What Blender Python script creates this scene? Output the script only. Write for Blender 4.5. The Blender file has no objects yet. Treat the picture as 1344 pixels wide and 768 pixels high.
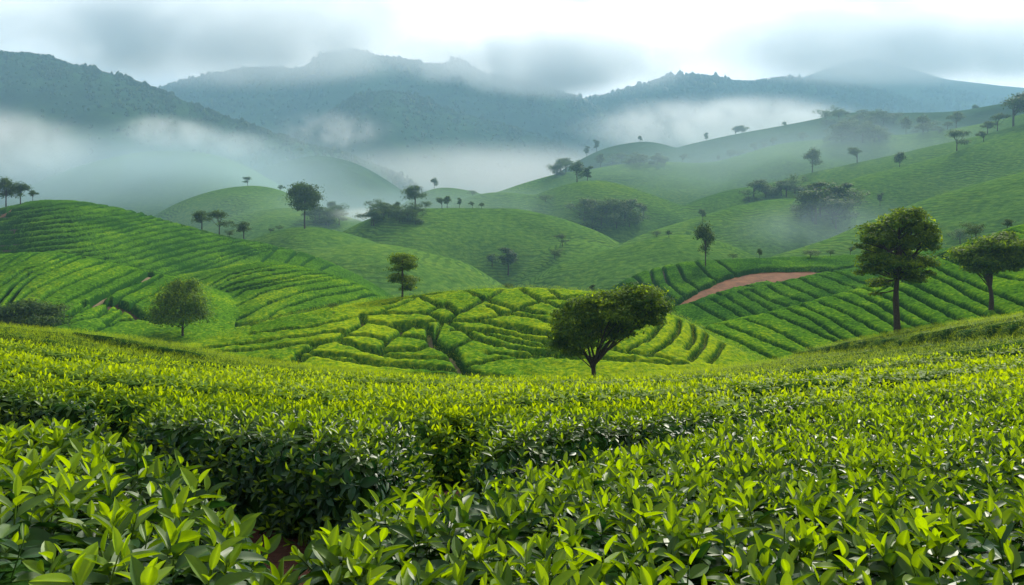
import bpy, math, random
import numpy as np
from mathutils import Vector

S = bpy.context.scene
COL = S.collection
R = math.radians

# ------------------------------------------------------------------ camera
F0, HOR, CX = 1045.0, 300.0, 672.0          # focal length, horizon row and centre column in photo pixels
cam_d = bpy.data.cameras.new('camera')
cam_d.sensor_width = 36.0
cam_d.lens = 36.0 * F0 / 1344.0
cam_d.shift_y = -(384.0 - HOR) / 1344.0
cam_d.clip_start, cam_d.clip_end = 0.05, 30000.0
cam = bpy.data.objects.new('camera', cam_d)
cam.location = (0, 0, 0)
cam.rotation_euler = (R(90), 0, 0)
COL.objects.link(cam)
S.camera = cam

# ------------------------------------------------------------------ world: overcast sky
SUN_EL, SUN_AZ = R(35), R(26)               # azimuth measured from +Y towards +X
w = bpy.data.worlds.new('World'); S.world = w; w.use_nodes = True
nt = w.node_tree; nt.nodes.clear()
def N(t, ty, **kw):
    n = t.nodes.new(ty)
    for k, v in kw.items(): setattr(n, k, v)
    return n
def L(t, a, b): t.links.new(a, b)
out = N(nt, 'ShaderNodeOutputWorld'); bg = N(nt, 'ShaderNodeBackground')
sky = N(nt, 'ShaderNodeTexSky', sky_type='NISHITA', sun_disc=False)
sky.sun_elevation = SUN_EL; sky.sun_rotation = SUN_AZ
tc = N(nt, 'ShaderNodeTexCoord')
mp = N(nt, 'ShaderNodeMapping'); mp.inputs['Scale'].default_value = (1, 1, 2.2); mp.inputs['Location'].default_value = (0.35, 0.0, 0.12)
L(nt, tc.outputs['Generated'], mp.inputs['Vector'])
n1 = N(nt, 'ShaderNodeTexNoise'); n1.inputs['Scale'].default_value = 4.2; n1.inputs['Detail'].default_value = 6; n1.inputs['Roughness'].default_value = 0.5
n1.inputs['Distortion'].default_value = 0.25
L(nt, mp.outputs[0], n1.inputs['Vector'])
rp = N(nt, 'ShaderNodeValToRGB')
rp.color_ramp.elements[0].position = 0.42; rp.color_ramp.elements[0].color = (5.3, 5.15, 5.1, 1)
rp.color_ramp.elements[1].position = 0.58; rp.color_ramp.elements[1].color = (9.2, 8.8, 8.4, 1)
L(nt, n1.outputs['Fac'], rp.inputs['Fac'])
# brighter cloud where the sun stands behind it
vd = N(nt, 'ShaderNodeVectorMath', operation='DOT_PRODUCT')
L(nt, tc.outputs['Generated'], vd.inputs[0])
sd = Vector((0.24, 1.0, 0.30)).normalized(); vd.inputs[1].default_value = sd
gm = N(nt, 'ShaderNodeMapRange', interpolation_type='SMOOTHSTEP')
gm.inputs['From Min'].default_value = 0.45; gm.inputs['From Max'].default_value = 1.0
gm.inputs['To Min'].default_value = 0.50; gm.inputs['To Max'].default_value = 1.75
L(nt, vd.outputs['Value'], gm.inputs['Value'])
ml = N(nt, 'ShaderNodeVectorMath', operation='SCALE')
L(nt, rp.outputs['Color'], ml.inputs[0]); L(nt, gm.outputs[0], ml.inputs['Scale'])
mx = N(nt, 'ShaderNodeMix', data_type='RGBA'); mx.inputs['Factor'].default_value = 0.92
L(nt, sky.outputs[0], mx.inputs['A']); L(nt, ml.outputs[0], mx.inputs['B'])
L(nt, mx.outputs['Result'], bg.inputs['Color'])
bg.inputs['Strength'].default_value = 0.10
L(nt, bg.outputs[0], out.inputs['Surface'])

# ------------------------------------------------------------------ sun
sl = bpy.data.lights.new('sun', 'SUN'); sl.energy = 4.7; sl.angle = R(10); sl.color = (1.0, 0.94, 0.80)
so = bpy.data.objects.new('sun', sl); COL.objects.link(so)
sv = Vector((math.sin(SUN_AZ) * math.cos(SUN_EL), math.cos(SUN_AZ) * math.cos(SUN_EL), math.sin(SUN_EL)))
so.rotation_euler = sv.to_track_quat('Z', 'Y').to_euler()
so.location = sv * 50

S.view_settings.view_transform = 'Standard'; S.view_settings.look = 'None'
S.view_settings.exposure = 0.80; S.view_settings.gamma = 1.0; S.view_settings.use_curve_mapping = False
cy = S.cycles
cy.use_denoising = True
cy.max_bounces = 8; cy.diffuse_bounces = 3; cy.glossy_bounces = 2; cy.transmission_bounces = 3
cy.volume_bounces = 5; cy.transparent_max_bounces = 4
cy.use_fast_gi = False; cy.caustics_reflective = False; cy.caustics_refractive = False
cy.sample_clamp_indirect = 4.0
cy.volume_step_rate = 1.0; cy.volume_max_steps = 128

rng = np.random.default_rng(7)
HAZE_DENSITY = 0.00037

# ------------------------------------------------------------------ helpers
def tag(o, label=None, cat=None, group=None, kind=None):
    if label: o['label'] = label
    if cat: o['category'] = cat
    if group: o['group'] = group
    if kind: o['kind'] = kind
    return o

def mesh_np(name, V, Fs, mats, attrs=None, smooth=True, fmat=None):
    """V (n,3); Fs list of (m,k) int arrays."""
    me = bpy.data.meshes.new(name)
    V = np.ascontiguousarray(V, dtype=np.float32)
    if not isinstance(Fs, list): Fs = [Fs]
    Fs = [f for f in Fs if len(f)]
    loops = np.concatenate([f.ravel() for f in Fs]).astype(np.int32)
    tot = np.concatenate([np.full(len(f), f.shape[1], dtype=np.int32) for f in Fs])
    start = np.concatenate([[0], np.cumsum(tot)[:-1]]).astype(np.int32)
    me.vertices.add(len(V)); me.vertices.foreach_set('co', V.ravel())
    me.loops.add(len(loops)); me.loops.foreach_set('vertex_index', loops)
    me.polygons.add(len(tot)); me.polygons.foreach_set('loop_start', start); me.polygons.foreach_set('loop_total', tot)
    me.polygons.foreach_set('use_smooth', np.full(len(tot), smooth, dtype=bool))
    if not isinstance(mats, (list, tuple)): mats = [mats]
    for m in mats: me.materials.append(m)
    if fmat is not None: me.polygons.foreach_set('material_index', np.asarray(fmat, dtype=np.int32))
    for k, a in (attrs or {}).items():
        at = me.attributes.new(k, 'FLOAT', 'POINT'); at.data.foreach_set('value', np.asarray(a, dtype=np.float32).ravel())
    me.update()
    return me

def obj(name, me, parent=None, loc=None):
    o = bpy.data.objects.new(name, me); COL.objects.link(o)
    if parent: o.parent = parent
    if loc is not None: o.location = loc
    return o

def hash2(ix, iy, seed):
    h = (ix.astype(np.int64) * 374761393 + iy.astype(np.int64) * 668265263 + seed * 974634777) & 0xffffffff
    h = ((h ^ (h >> 13)) * 1274126177) & 0xffffffff
    h = h ^ (h >> 16)
    return (h & 0xffffff) / float(0xffffff)
def vnoise(x, y, seed=0):
    ix = np.floor(x); iy = np.floor(y); fx = x - ix; fy = y - iy
    fx = fx * fx * fx * (fx * (fx * 6 - 15) + 10); fy = fy * fy * fy * (fy * (fy * 6 - 15) + 10)
    a = hash2(ix, iy, seed); b = hash2(ix + 1, iy, seed); c = hash2(ix, iy + 1, seed); d = hash2(ix + 1, iy + 1, seed)
    return (a * (1 - fx) + b * fx) * (1 - fy) + (c * (1 - fx) + d * fx) * fy
def fbm(x, y, seed=0, oct=3):
    s = 0; a = 0.5; t = 0
    for k in range(oct):
        s = s + a * vnoise(x * 2 ** k, y * 2 ** k, seed + k * 17); t += a; a *= 0.5
    return s / t * 2 - 1                                    # -1..1
def sstep(a, b, x):
    t = np.clip((x - a) / (b - a), 0, 1); return t * t * (3 - 2 * t)

# ------------------------------------------------------------------ materials
def new_mat(name):
    m = bpy.data.materials.new(name); m.use_nodes = True; m.node_tree.nodes.clear(); return m, m.node_tree
def attr_node(t, name): return N(t, 'ShaderNodeAttribute', attribute_name=name)

def leaf_mat(name, old, young, transl=0.35, rough=0.38, spec=0.5, noise_scale=None, tint=0.0):
    """leaf tissue: attribute 'age' runs from old dark leaf (0) to fresh yellow-green leaf (1)"""
    m, t = new_mat(name)
    o = N(t, 'ShaderNodeOutputMaterial')
    a = attr_node(t, 'age')
    cr = N(t, 'ShaderNodeValToRGB')
    e = cr.color_ramp.elements
    e[0].position = 0.0; e[0].color = (*old, 1); e[1].position = 1.0; e[1].color = (*young, 1)
    mid = e.new(0.5); mid.color = (*[0.72 * p + 0.28 * q for p, q in zip(old, young)], 1)
    L(t, a.outputs['Fac'], cr.inputs['Fac'])
    p = N(t, 'ShaderNodeBsdfPrincipled'); p.inputs['Roughness'].default_value = rough; p.inputs['Specular IOR Level'].default_value = spec
    L(t, cr.outputs['Color'], p.inputs['Base Color'])
    tr = N(t, 'ShaderNodeBsdfTranslucent')
    hs = N(t, 'ShaderNodeHueSaturation'); hs.inputs['Hue'].default_value = 0.485; hs.inputs['Saturation'].default_value = 1.1; hs.inputs['Value'].default_value = 1.25
    L(t, cr.outputs['Color'], hs.inputs['Color']); L(t, hs.outputs['Color'], tr.inputs['Color'])
    ms = N(t, 'ShaderNodeMixShader')
    tf = N(t, 'ShaderNodeMath', operation='MULTIPLY_ADD'); tf.inputs[1].default_value = transl * 0.8; tf.inputs[2].default_value = transl * 0.45   # old leaves are thicker
    L(t, a.outputs['Fac'], tf.inputs[0]); L(t, tf.outputs[0], ms.inputs['Fac'])
    L(t, p.outputs[0], ms.inputs[1]); L(t, tr.outputs[0], ms.inputs[2]); L(t, ms.outputs[0], o.inputs['Surface'])
    return m

def canopy_mat(name, dark, mid, light, scale, rough=0.6, bump=0.0, use_flush_light=True, big=0.03):
    """clipped tea seen from afar: leaf mottling by noise, flush attribute shifts to young leaves on row tops, and paints hills as sunlit or in cloud shade"""
    m, t = new_mat(name)
    o = N(t, 'ShaderNodeOutputMaterial'); tcn = N(t, 'ShaderNodeTexCoord')
    nz = N(t, 'ShaderNodeTexNoise'); nz.inputs['Scale'].default_value = scale; nz.inputs['Detail'].default_value = 4; nz.inputs['Roughness'].default_value = 0.65
    L(t, tcn.outputs['Object'], nz.inputs['Vector'])
    nb = N(t, 'ShaderNodeTexNoise'); nb.inputs['Scale'].default_value = big; nb.inputs['Detail'].default_value = 3
    L(t, tcn.outputs['Object'], nb.inputs['Vector'])
    ma = N(t, 'ShaderNodeMath', operation='MULTIPLY_ADD'); ma.inputs[1].default_value = 0.55; ma.inputs[2].default_value = -0.275
    L(t, nb.outputs['Fac'], ma.inputs[0])
    s1 = N(t, 'ShaderNodeMath', operation='ADD'); L(t, nz.outputs['Fac'], s1.inputs[0]); L(t, ma.outputs[0], s1.inputs[1])
    fac = s1.outputs[0]
    if use_flush_light:
        a = attr_node(t, 'flush_light')
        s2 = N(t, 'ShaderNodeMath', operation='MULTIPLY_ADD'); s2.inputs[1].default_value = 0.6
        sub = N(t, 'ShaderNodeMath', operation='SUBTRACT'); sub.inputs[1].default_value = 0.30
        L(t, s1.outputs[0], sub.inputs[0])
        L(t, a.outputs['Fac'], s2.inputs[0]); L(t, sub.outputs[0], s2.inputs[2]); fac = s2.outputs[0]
    cr = N(t, 'ShaderNodeValToRGB'); e = cr.color_ramp.elements
    e[0].position = 0.25; e[0].color = (*dark, 1); e[1].position = 0.8; e[1].color = (*light, 1)
    x = e.new(0.5); x.color = (*mid, 1)
    L(t, fac, cr.inputs['Fac'])
    p = N(t, 'ShaderNodeBsdfPrincipled'); p.inputs['Roughness'].default_value = rough; p.inputs['Specular IOR Level'].default_value = 0.0
    L(t, cr.outputs['Color'], p.inputs['Base Color'])
    if bump:
        b = N(t, 'ShaderNodeBump'); b.inputs['Strength'].default_value = 0.9; b.inputs['Distance'].default_value = bump
        L(t, nz.outputs['Fac'], b.inputs['Height']); L(t, b.outputs[0], p.inputs['Normal'])
    L(t, p.outputs[0], o.inputs['Surface'])
    return m

def soil_mat(name, c1, c2, scale):
    m, t = new_mat(name)
    o = N(t, 'ShaderNodeOutputMaterial'); tcn = N(t, 'ShaderNodeTexCoord')
    nz = N(t, 'ShaderNodeTexNoise'); nz.inputs['Scale'].default_value = scale; nz.inputs['Detail'].default_value = 6; nz.inputs['Roughness'].default_value = 0.7
    L(t, tcn.outputs['Object'], nz.inputs['Vector'])
    cr = N(t, 'ShaderNodeValToRGB'); e = cr.color_ramp.elements
    e[0].position = 0.3; e[0].color = (*c1, 1); e[1].position = 0.7; e[1].color = (*c2, 1)
    L(t, nz.outputs['Fac'], cr.inputs['Fac'])
    p = N(t, 'ShaderNodeBsdfPrincipled'); p.inputs['Roughness'].default_value = 0.95; p.inputs['Specular IOR Level'].default_value = 0.1
    b = N(t, 'ShaderNodeBump'); b.inputs['Distance'].default_value = 0.06; L(t, nz.outputs['Fac'], b.inputs['Height']); L(t, b.outputs[0], p.inputs['Normal'])
    L(t, cr.outputs['Color'], p.inputs['Base Color']); L(t, p.outputs[0], o.inputs['Surface'])
    return m

def plain_mat(name, c, rough=0.8, spec=0.3):
    m, t = new_mat(name)
    o = N(t, 'ShaderNodeOutputMaterial'); p = N(t, 'ShaderNodeBsdfPrincipled')
    nz = N(t, 'ShaderNodeTexNoise'); nz.inputs['Scale'].default_value = 14; nz.inputs['Detail'].default_value = 4
    tcn = N(t, 'ShaderNodeTexCoord'); L(t, tcn.outputs['Object'], nz.inputs['Vector'])
    cr = N(t, 'ShaderNodeValToRGB'); e = cr.color_ramp.elements
    e[0].position = 0.3; e[0].color = (*[v * 0.65 for v in c], 1); e[1].position = 0.7; e[1].color = (*[v * 1.3 for v in c], 1)
    L(t, nz.outputs['Fac'], cr.inputs['Fac']); L(t, cr.outputs['Color'], p.inputs['Base Color'])
    p.inputs['Roughness'].default_value = rough; p.inputs['Specular IOR Level'].default_value = spec
    L(t, p.outputs[0], o.inputs['Surface'])
    return m

M_LEAF = leaf_mat('tea_leaf', (0.012, 0.062, 0.014), (0.30, 0.47, 0.018), 0.40, 0.46, 0.32)
M_FIELD = leaf_mat('tea_leaf_field', (0.030, 0.115, 0.010), (0.36, 0.50, 0.008), 0.42, 0.62, 0.10)
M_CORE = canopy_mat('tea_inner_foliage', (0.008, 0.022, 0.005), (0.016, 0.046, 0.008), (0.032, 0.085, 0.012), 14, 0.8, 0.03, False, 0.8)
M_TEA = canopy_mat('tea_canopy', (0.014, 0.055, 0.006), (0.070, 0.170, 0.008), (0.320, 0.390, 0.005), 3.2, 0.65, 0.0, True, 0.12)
def hill_mat():
    """hillside planted in rows along the contour, seen from far off"""
    m = canopy_mat('hill_tea', (0.030, 0.080, 0.014), (0.072, 0.155, 0.022), (0.150, 0.235, 0.028), 0.5, 0.9, 0.5, False, 0.018)
    t = m.node_tree; p = [n for n in t.nodes if n.type == 'BSDF_PRINCIPLED'][0]; col = p.inputs['Base Color'].links[0].from_socket
    g = N(t, 'ShaderNodeNewGeometry'); sx = N(t, 'ShaderNodeSeparateXYZ'); L(t, g.outputs['Position'], sx.inputs[0])
    nz = N(t, 'ShaderNodeTexNoise'); nz.inputs['Scale'].default_value = 0.045; nz.inputs['Detail'].default_value = 3; L(t, g.outputs['Position'], nz.inputs['Vector'])
    a = N(t, 'ShaderNodeMath', operation='MULTIPLY_ADD'); a.inputs[1].default_value = 9.0; L(t, nz.outputs['Fac'], a.inputs[0]); L(t, sx.outputs['Z'], a.inputs[2])
    b = N(t, 'ShaderNodeMath', operation='MULTIPLY'); b.inputs[1].default_value = 2 * math.pi / 1.0; L(t, a.outputs[0], b.inputs[0])
    c = N(t, 'ShaderNodeMath', operation='SINE'); L(t, b.outputs[0], c.inputs[0])
    mr = N(t, 'ShaderNodeMapRange'); mr.inputs['From Min'].default_value = -0.95; mr.inputs['From Max'].default_value = -0.1; mr.inputs['To Min'].default_value = 0.0; mr.inputs['To Max'].default_value = 1.0; L(t, c.outputs[0], mr.inputs['Value'])
    mxn = N(t, 'ShaderNodeMix', data_type='RGBA'); mxn.inputs['A'].default_value = (0.034, 0.080, 0.015, 1); nm_ = N(t, 'ShaderNodeTexNoise'); nm_.inputs['Scale'].default_value = 0.03; nm_.inputs['Detail'].default_value = 4; L(t, g.outputs['Position'], nm_.inputs['Vector'])
    pm = N(t, 'ShaderNodeMapRange'); pm.inputs['From Min'].default_value = 0.42; pm.inputs['From Max'].default_value = 0.62; pm.inputs['To Min'].default_value = 0.85; pm.inputs['To Max'].default_value = 0.15; L(t, nm_.outputs['Fac'], pm.inputs['Value'])
    mxx = N(t, 'ShaderNodeMath', operation='MAXIMUM'); L(t, mr.outputs[0], mxx.inputs[0]); L(t, pm.outputs[0], mxx.inputs[1])
    L(t, mxx.outputs[0], mxn.inputs['Factor']); L(t, col, mxn.inputs['B']); L(t, mxn.outputs['Result'], p.inputs['Base Color'])
    bp = [n for n in t.nodes if n.type == 'BUMP'][0]; b2 = N(t, 'ShaderNodeBump'); b2.inputs['Distance'].default_value = 0.25; b2.inputs['Strength'].default_value = 0.4
    L(t, mxx.outputs[0], b2.inputs['Height']); L(t, bp.outputs[0], b2.inputs['Normal']); L(t, b2.outputs[0], p.inputs['Normal'])
    return m
M_HILL = hill_mat()
M_MTN = canopy_mat('mountain_forest', (0.018, 0.045, 0.020), (0.030, 0.070, 0.028), (0.05, 0.10, 0.035), 0.03, 0.9, 6.0, False, 0.006)
M_SOIL = soil_mat('dark_soil', (0.030, 0.022, 0.013), (0.075, 0.048, 0.028), 2.5)
M_REDSOIL = soil_mat('red_earth', (0.080, 0.032, 0.014), (0.21, 0.085, 0.036), 0.45)
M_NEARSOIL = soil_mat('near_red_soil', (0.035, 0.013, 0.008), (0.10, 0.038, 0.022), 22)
M_SAND = soil_mat('sandy_track', (0.11, 0.085, 0.05), (0.22, 0.16, 0.095), 1.2)
M_BARK = plain_mat('bark', (0.055, 0.042, 0.032), 0.9, 0.2)
M_STEM = plain_mat('tea_stem', (0.07, 0.12, 0.02), 0.6, 0.3)
M_CROWN = leaf_mat('tree_leaf', (0.036, 0.105, 0.014), (0.25, 0.37, 0.028), 0.48, 0.6, 0.08)
M_CROWN_DARK = leaf_mat('tree_leaf_dark', (0.016, 0.052, 0.014), (0.12, 0.20, 0.034), 0.38, 0.6, 0.08)

# ------------------------------------------------------------------ the lie of the land: every hill is a crest line at its own distance with a slope before and behind it
PXS = np.arange(-700, 2061, 4.0)
def crest_curve(pts, sm=14, ramp=0.6):
    pts = np.array(pts, float); x, y = pts[:, 0], pts[:, 1]
    v = np.interp(PXS, x, y)
    v = np.where(PXS < x[0], y[0] + (x[0] - PXS) * ramp, v)
    v = np.where(PXS > x[-1], y[-1] + (PXS - x[-1]) * ramp, v)
    k = np.exp(-0.5 * (np.arange(-12, 13) * 4.0 / sm) ** 2); k /= k.sum()
    return np.convolve(np.pad(v, 12, mode='edge'), k, mode='valid')
def dist_curve(d):
    if np.isscalar(d): return np.full(len(PXS), float(d))
    d = np.array(d, float); v = np.interp(PXS, d[:, 0], d[:, 1])
    k = np.exp(-0.5 * (np.arange(-25, 26) * 4.0 / 35) ** 2); k /= k.sum()
    return np.convolve(np.pad(v, 25, mode='edge'), k, mode='valid')

FX = np.array([-700, -120, -60, -29, -24.6, -20, -16, -11.7, -7.4, -3, 0, 3, 8.5, 15, 27.3, 36.6, 60, 120, 700.])
FZ = np.array([5.2, 5.2, 4.4, 2.95, 2.7, 2.2, 1.57, .9, .45, .12, 0, .06, .42, 1.2, 3.4, 4.35, 5.6, 6.2, 6.2])
FXd = np.linspace(-700, 700, 5601)
_k = np.exp(-0.5 * (np.arange(-16, 17) * 0.25 / 1.6) ** 2); _k /= _k.sum()
FZd = np.convolve(np.pad(np.interp(FXd, FX, FZ), 16, mode='edge'), _k, mode='valid')
FYd = np.array([0, 1.7, 4, 6, 12, 20, 42, 50, 70]); FYz = np.array([-.45, -.76, -1.20, -1.54, -2.60, -3.96, -8.0, -9.55, -13.5])
def lat(x): return np.interp(x, FXd, FZd)
def field_top(x, y):
    yy = np.linspace(0, 75, 751); zz = np.interp(yy, FYd, FYz)
    k = np.ones(21) / 21; zz = np.convolve(np.pad(zz, 10, mode='reflect', reflect_type='odd'), k, mode='valid')
    f = np.interp(y, yy, zz)
    return f + lat(x)
F_CREST = dist_curve([(-700, 48), (0, 46), (300, 44), (672, 43), (870, 46), (1000, 50), (1200, 55), (1344, 59), (2000, 70)])

LAYERS = []
def layer(name, kind, pts, D, sf, sb=0.4, r=0.10, amp=0.0, wl=0.1, ramp=0.6, cover=None, sm=14):
    Dc = dist_curve(D); py = crest_curve(pts, sm, ramp)
    if amp: sf, sb, r = sf * 1.75, sb * 1.4, r * 1.5                  # the far hills are steeper
    LAYERS.append(dict(name=name, kind=kind, D=Dc, z=-(py - HOR) * Dc / F0, sf=sf, sb=sb, r=r, amp=amp, wl=wl, cover=cover, seed=len(LAYERS) * 31 + 5))

# tea hills close by (cover = planted with clipped tea, built below)
layer('front_field', 'ground', [(0, 0)], 45, 0, cover='front')
layer('mound', 'hill', [(180, 475), (230, 457), (300, 438), (380, 415), (440, 402), (520, 391), (580, 384), (640, 379), (720, 378), (790, 384), (850, 396), (900, 420), (940, 445), (975, 463), (1010, 480)],
      [(180, 56), (300, 62), (520, 74), (672, 77), (800, 74), (900, 66), (1010, 58)], 0.19, 0.35, 0.05, cover='mound')
layer('left_upper', 'hill', [(-260, 330), (-100, 295), (0, 275), (30, 265), (60, 262), (100, 263), (150, 271), (200, 283), (250, 298), (300, 311), (350, 319), (400, 331), (440, 346), (480, 367), (520, 392)],
      [(-200, 195), (60, 185), (300, 175), (520, 160)], 0.23, 0.4, 0.07, cover='left_upper')
layer('left_lower', 'hill', [(-260, 365), (-100, 345), (0, 334), (40, 330), (80, 330), (120, 338), (180, 353), (230, 363), (290, 382), (340, 410)],
      [(-200, 118), (120, 112), (340, 100)], 0.20, 0.3, 0.06, cover='left_lower')
layer('left_fold', 'hill', [(140, 400), (200, 374), (250, 359), (300, 349), (340, 344), (380, 346), (430, 358), (470, 371), (505, 391), (540, 415)],
      [(140, 128), (340, 126), (540, 110)], 0.16, 0.35, 0.06, cover='left_fold')
layer('right_ridge', 'hill', [(770, 400), (795, 384), (825, 364), (860, 351), (900, 343), (950, 341), (1000, 339), (1060, 337), (1110, 335), (1180, 331), (1240, 326), (1344, 318), (1500, 300)],
      [(770, 148), (1000, 152), (1500, 150)], 0.20, 0.35, 0.05, cover='right_ridge')
layer('right_middle', 'hill', [(820, 440), (850, 415), (880, 404), (930, 392), (1000, 375), (1085, 357), (1140, 352), (1200, 346), (1300, 345)],
      [(820, 104), (1000, 114), (1300, 118)], 0.17, 0.3, 0.05, cover='right_middle')
layer('right_lower', 'hill', [(890, 445), (926, 428), (996, 414), (1040, 402), (1096, 388), (1146, 372), (1186, 355), (1225, 335), (1262, 321), (1310, 303), (1344, 293), (1500, 262), (1700, 250)],
      [(890, 76), (1096, 88), (1344, 104), (1700, 120)], 0.20, 0.3, 0.06, cover='right_lower')
# misty grass hills beyond
G = dict(amp=0.016, wl=0.14)
layer('hill', 'hill', [(300, 325), (345, 309), (380, 301), (410, 298), (440, 303), (480, 314), (530, 335)], 255, 0.22, 0.35, 0.06, **G)
layer('hill', 'hill', [(370, 345), (400, 331), (440, 323), (470, 319), (500, 319), (540, 326), (580, 336), (620, 349), (650, 370)], 225, 0.20, 0.3, 0.06, **G)
layer('hill', 'hill', [(450, 352), (490, 340), (520, 339), (560, 353), (600, 367), (640, 380)], 205, 0.20, 0.3, 0.05, **G)
layer('central_hill', 'hill', [(440, 310), (480, 289), (520, 277), (560, 274), (620, 273), (680, 273), (720, 281), (760, 294), (790, 306), (820, 323), (850, 348)], [(440, 300), (672, 330), (850, 290)], 0.30, 0.4, 0.07, **G)
layer('hill', 'hill', [(700, 335), (740, 312), (780, 318), (830, 335), (860, 352)], 275, 0.28, 0.3, 0.06, **G)
layer('hill', 'hill', [(730, 345), (760, 338), (800, 326), (850, 313), (880, 306), (910, 308), (950, 319), (990, 336)], 235, 0.24, 0.35, 0.05, **G)
layer('hill', 'hill', [(760, 372), (800, 352), (840, 345), (900, 350)], 215, 0.22, 0.35, 0.05, **G)
layer('hill', 'hill', [(270, 298), (310, 280), (350, 273), (390, 271), (430, 276), (490, 295)], 380, 0.28, 0.35, 0.06, **G)
layer('hill', 'hill', [(225, 272), (250, 262), (290, 247), (330, 241), (365, 247), (400, 263), (440, 284)], 460, 0.30, 0.35, 0.07, **G)
layer('hill', 'hill', [(520, 272), (550, 252), (580, 244), (610, 250), (650, 262)], 470, 0.28, 0.35, 0.06, **G)
layer('hill', 'hill', [(590, 266), (630, 254), (660, 252), (700, 256), (740, 270)], 430, 0.26, 0.35, 0.06, **G)
layer('hill', 'hill', [(640, 285), (680, 264), (720, 248), (750, 239), (780, 236), (810, 241), (850, 255), (900, 272), (940, 290)], [(640, 430), (940, 400)], 0.34, 0.35, 0.06, **G)
layer('hill', 'hill', [(620, 262), (660, 251), (700, 237), (740, 228), (770, 226), (800, 219), (840, 214), (880, 213), (920, 214), (950, 209), (985, 198), (1020, 189), (1060, 185), (1110, 187), (1150, 181), (1200, 176), (1260, 169), (1344, 152), (1500, 122), (1700, 100)],
      [(620, 560), (900, 600), (1344, 520), (1700, 480)], 0.30, 0.35, 0.06, **G)
layer('hill', 'hill', [(860, 290), (900, 268), (950, 252), (1010, 240), (1066, 226), (1130, 213), (1190, 199), (1260, 184), (1344, 163), (1500, 130)], [(860, 400), (1066, 450), (1500, 410)], 0.34, 0.4, 0.05, **G)
layer('hill', 'hill', [(1000, 295), (1060, 262), (1124, 232), (1180, 219), (1243, 203), (1290, 186), (1344, 172), (1500, 140)], [(1000, 350), (1243, 385), (1500, 350)], 0.36, 0.4, 0.05, **G)
layer('hill', 'hill', [(790, 335), (830, 312), (870, 297), (920, 285), (960, 271), (1004, 262), (1056, 258), (1100, 268), (1150, 290)], [(790, 290), (1004, 340), (1150, 330)], 0.30, 0.35, 0.05, **G)
layer('hill', 'hill', [(990, 345), (1050, 325), (1110, 303), (1160, 284), (1207, 265), (1270, 246), (1344, 226), (1500, 190), (1700, 170)], [(990, 230), (1207, 260), (1700, 230)], 0.30, 0.35, 0.05, **G)
layer('misty_hill', 'hill', [(60, 235), (120, 214), (180, 202), (230, 199), (270, 203), (310, 213), (345, 230), (390, 258), (430, 285)], 640, 0.30, 0.35, 0.07, **G)
layer('misty_hill', 'hill', [(310, 235), (345, 218), (390, 205), (420, 203), (450, 209), (480, 219), (510, 237), (545, 262)], 720, 0.30, 0.35, 0.06, **G)
layer('misty_hill', 'hill', [(740, 222), (770, 207), (800, 194), (840, 187), (870, 191), (900, 201), (950, 215)], 820, 0.30, 0.35, 0.06, **G)
layer('misty_hill', 'hill', [(820, 222), (860, 205), (900, 192), (950, 182), (1000, 173), (1060, 161), (1120, 152), (1180, 153), (1260, 149), (1344, 138), (1500, 118)], [(820, 850), (1180, 820), (1500, 700)], 0.28, 0.35, 0.06, **G)
# wooded mountains
MG = dict(amp=0.010, wl=0.09, sm=7)
layer('mountain', 'mountain', [(-400, 90), (-150, 72), (0, 74), (35, 73), (80, 85), (140, 97), (180, 110), (230, 131), (300, 156), (360, 176), (430, 197), (500, 220), (560, 250)], [(-300, 950), (0, 1150), (420, 1000)], 0.36, 0.4, 0.05, **MG)
layer('mountain', 'mountain', [(380, 180), (430, 150), (470, 126), (510, 120), (545, 129), (590, 146), (640, 161), (700, 178), (760, 205)], 1450, 0.36, 0.4, 0.05, **MG)
layer('mountain', 'mountain', [(150, 140), (200, 124), (240, 108), (300, 97), (340, 91), (395, 96), (430, 73), (465, 71), (500, 77), (540, 84), (580, 88), (605, 80), (625, 94), (680, 109), (720, 116), (760, 131), (820, 160)], 2000, 0.36, 0.4, 0.04, **MG)
layer('mountain', 'mountain', [(660, 180), (700, 158), (760, 135), (830, 117), (880, 101), (930, 104), (980, 111), (1030, 105), (1080, 111), (1130, 117), (1180, 130), (1230, 150), (1320, 180)], 2200, 0.34, 0.4, 0.04, **MG)
layer('mountain', 'mountain', [(1060, 150), (1110, 130), (1160, 122), (1230, 118), (1290, 127), (1344, 139), (1500, 150), (1800, 170)], 2500, 0.34, 0.4, 0.04, **MG)
layer('mountain', 'mountain', [(960, 130), (1050, 104), (1100, 86), (1140, 76), (1180, 88), (1240, 105), (1344, 118), (1700, 140)], 2750, 0.34, 0.4, 0.04, **MG)
layer('valley_floor', 'ground', [(0, 0)], 100, 0)
NL = len(LAYERS)
COVER_IDX = [i for i, l in enumerate(LAYERS) if l['cover']]
FLOOR_Z = -24.0

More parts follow.
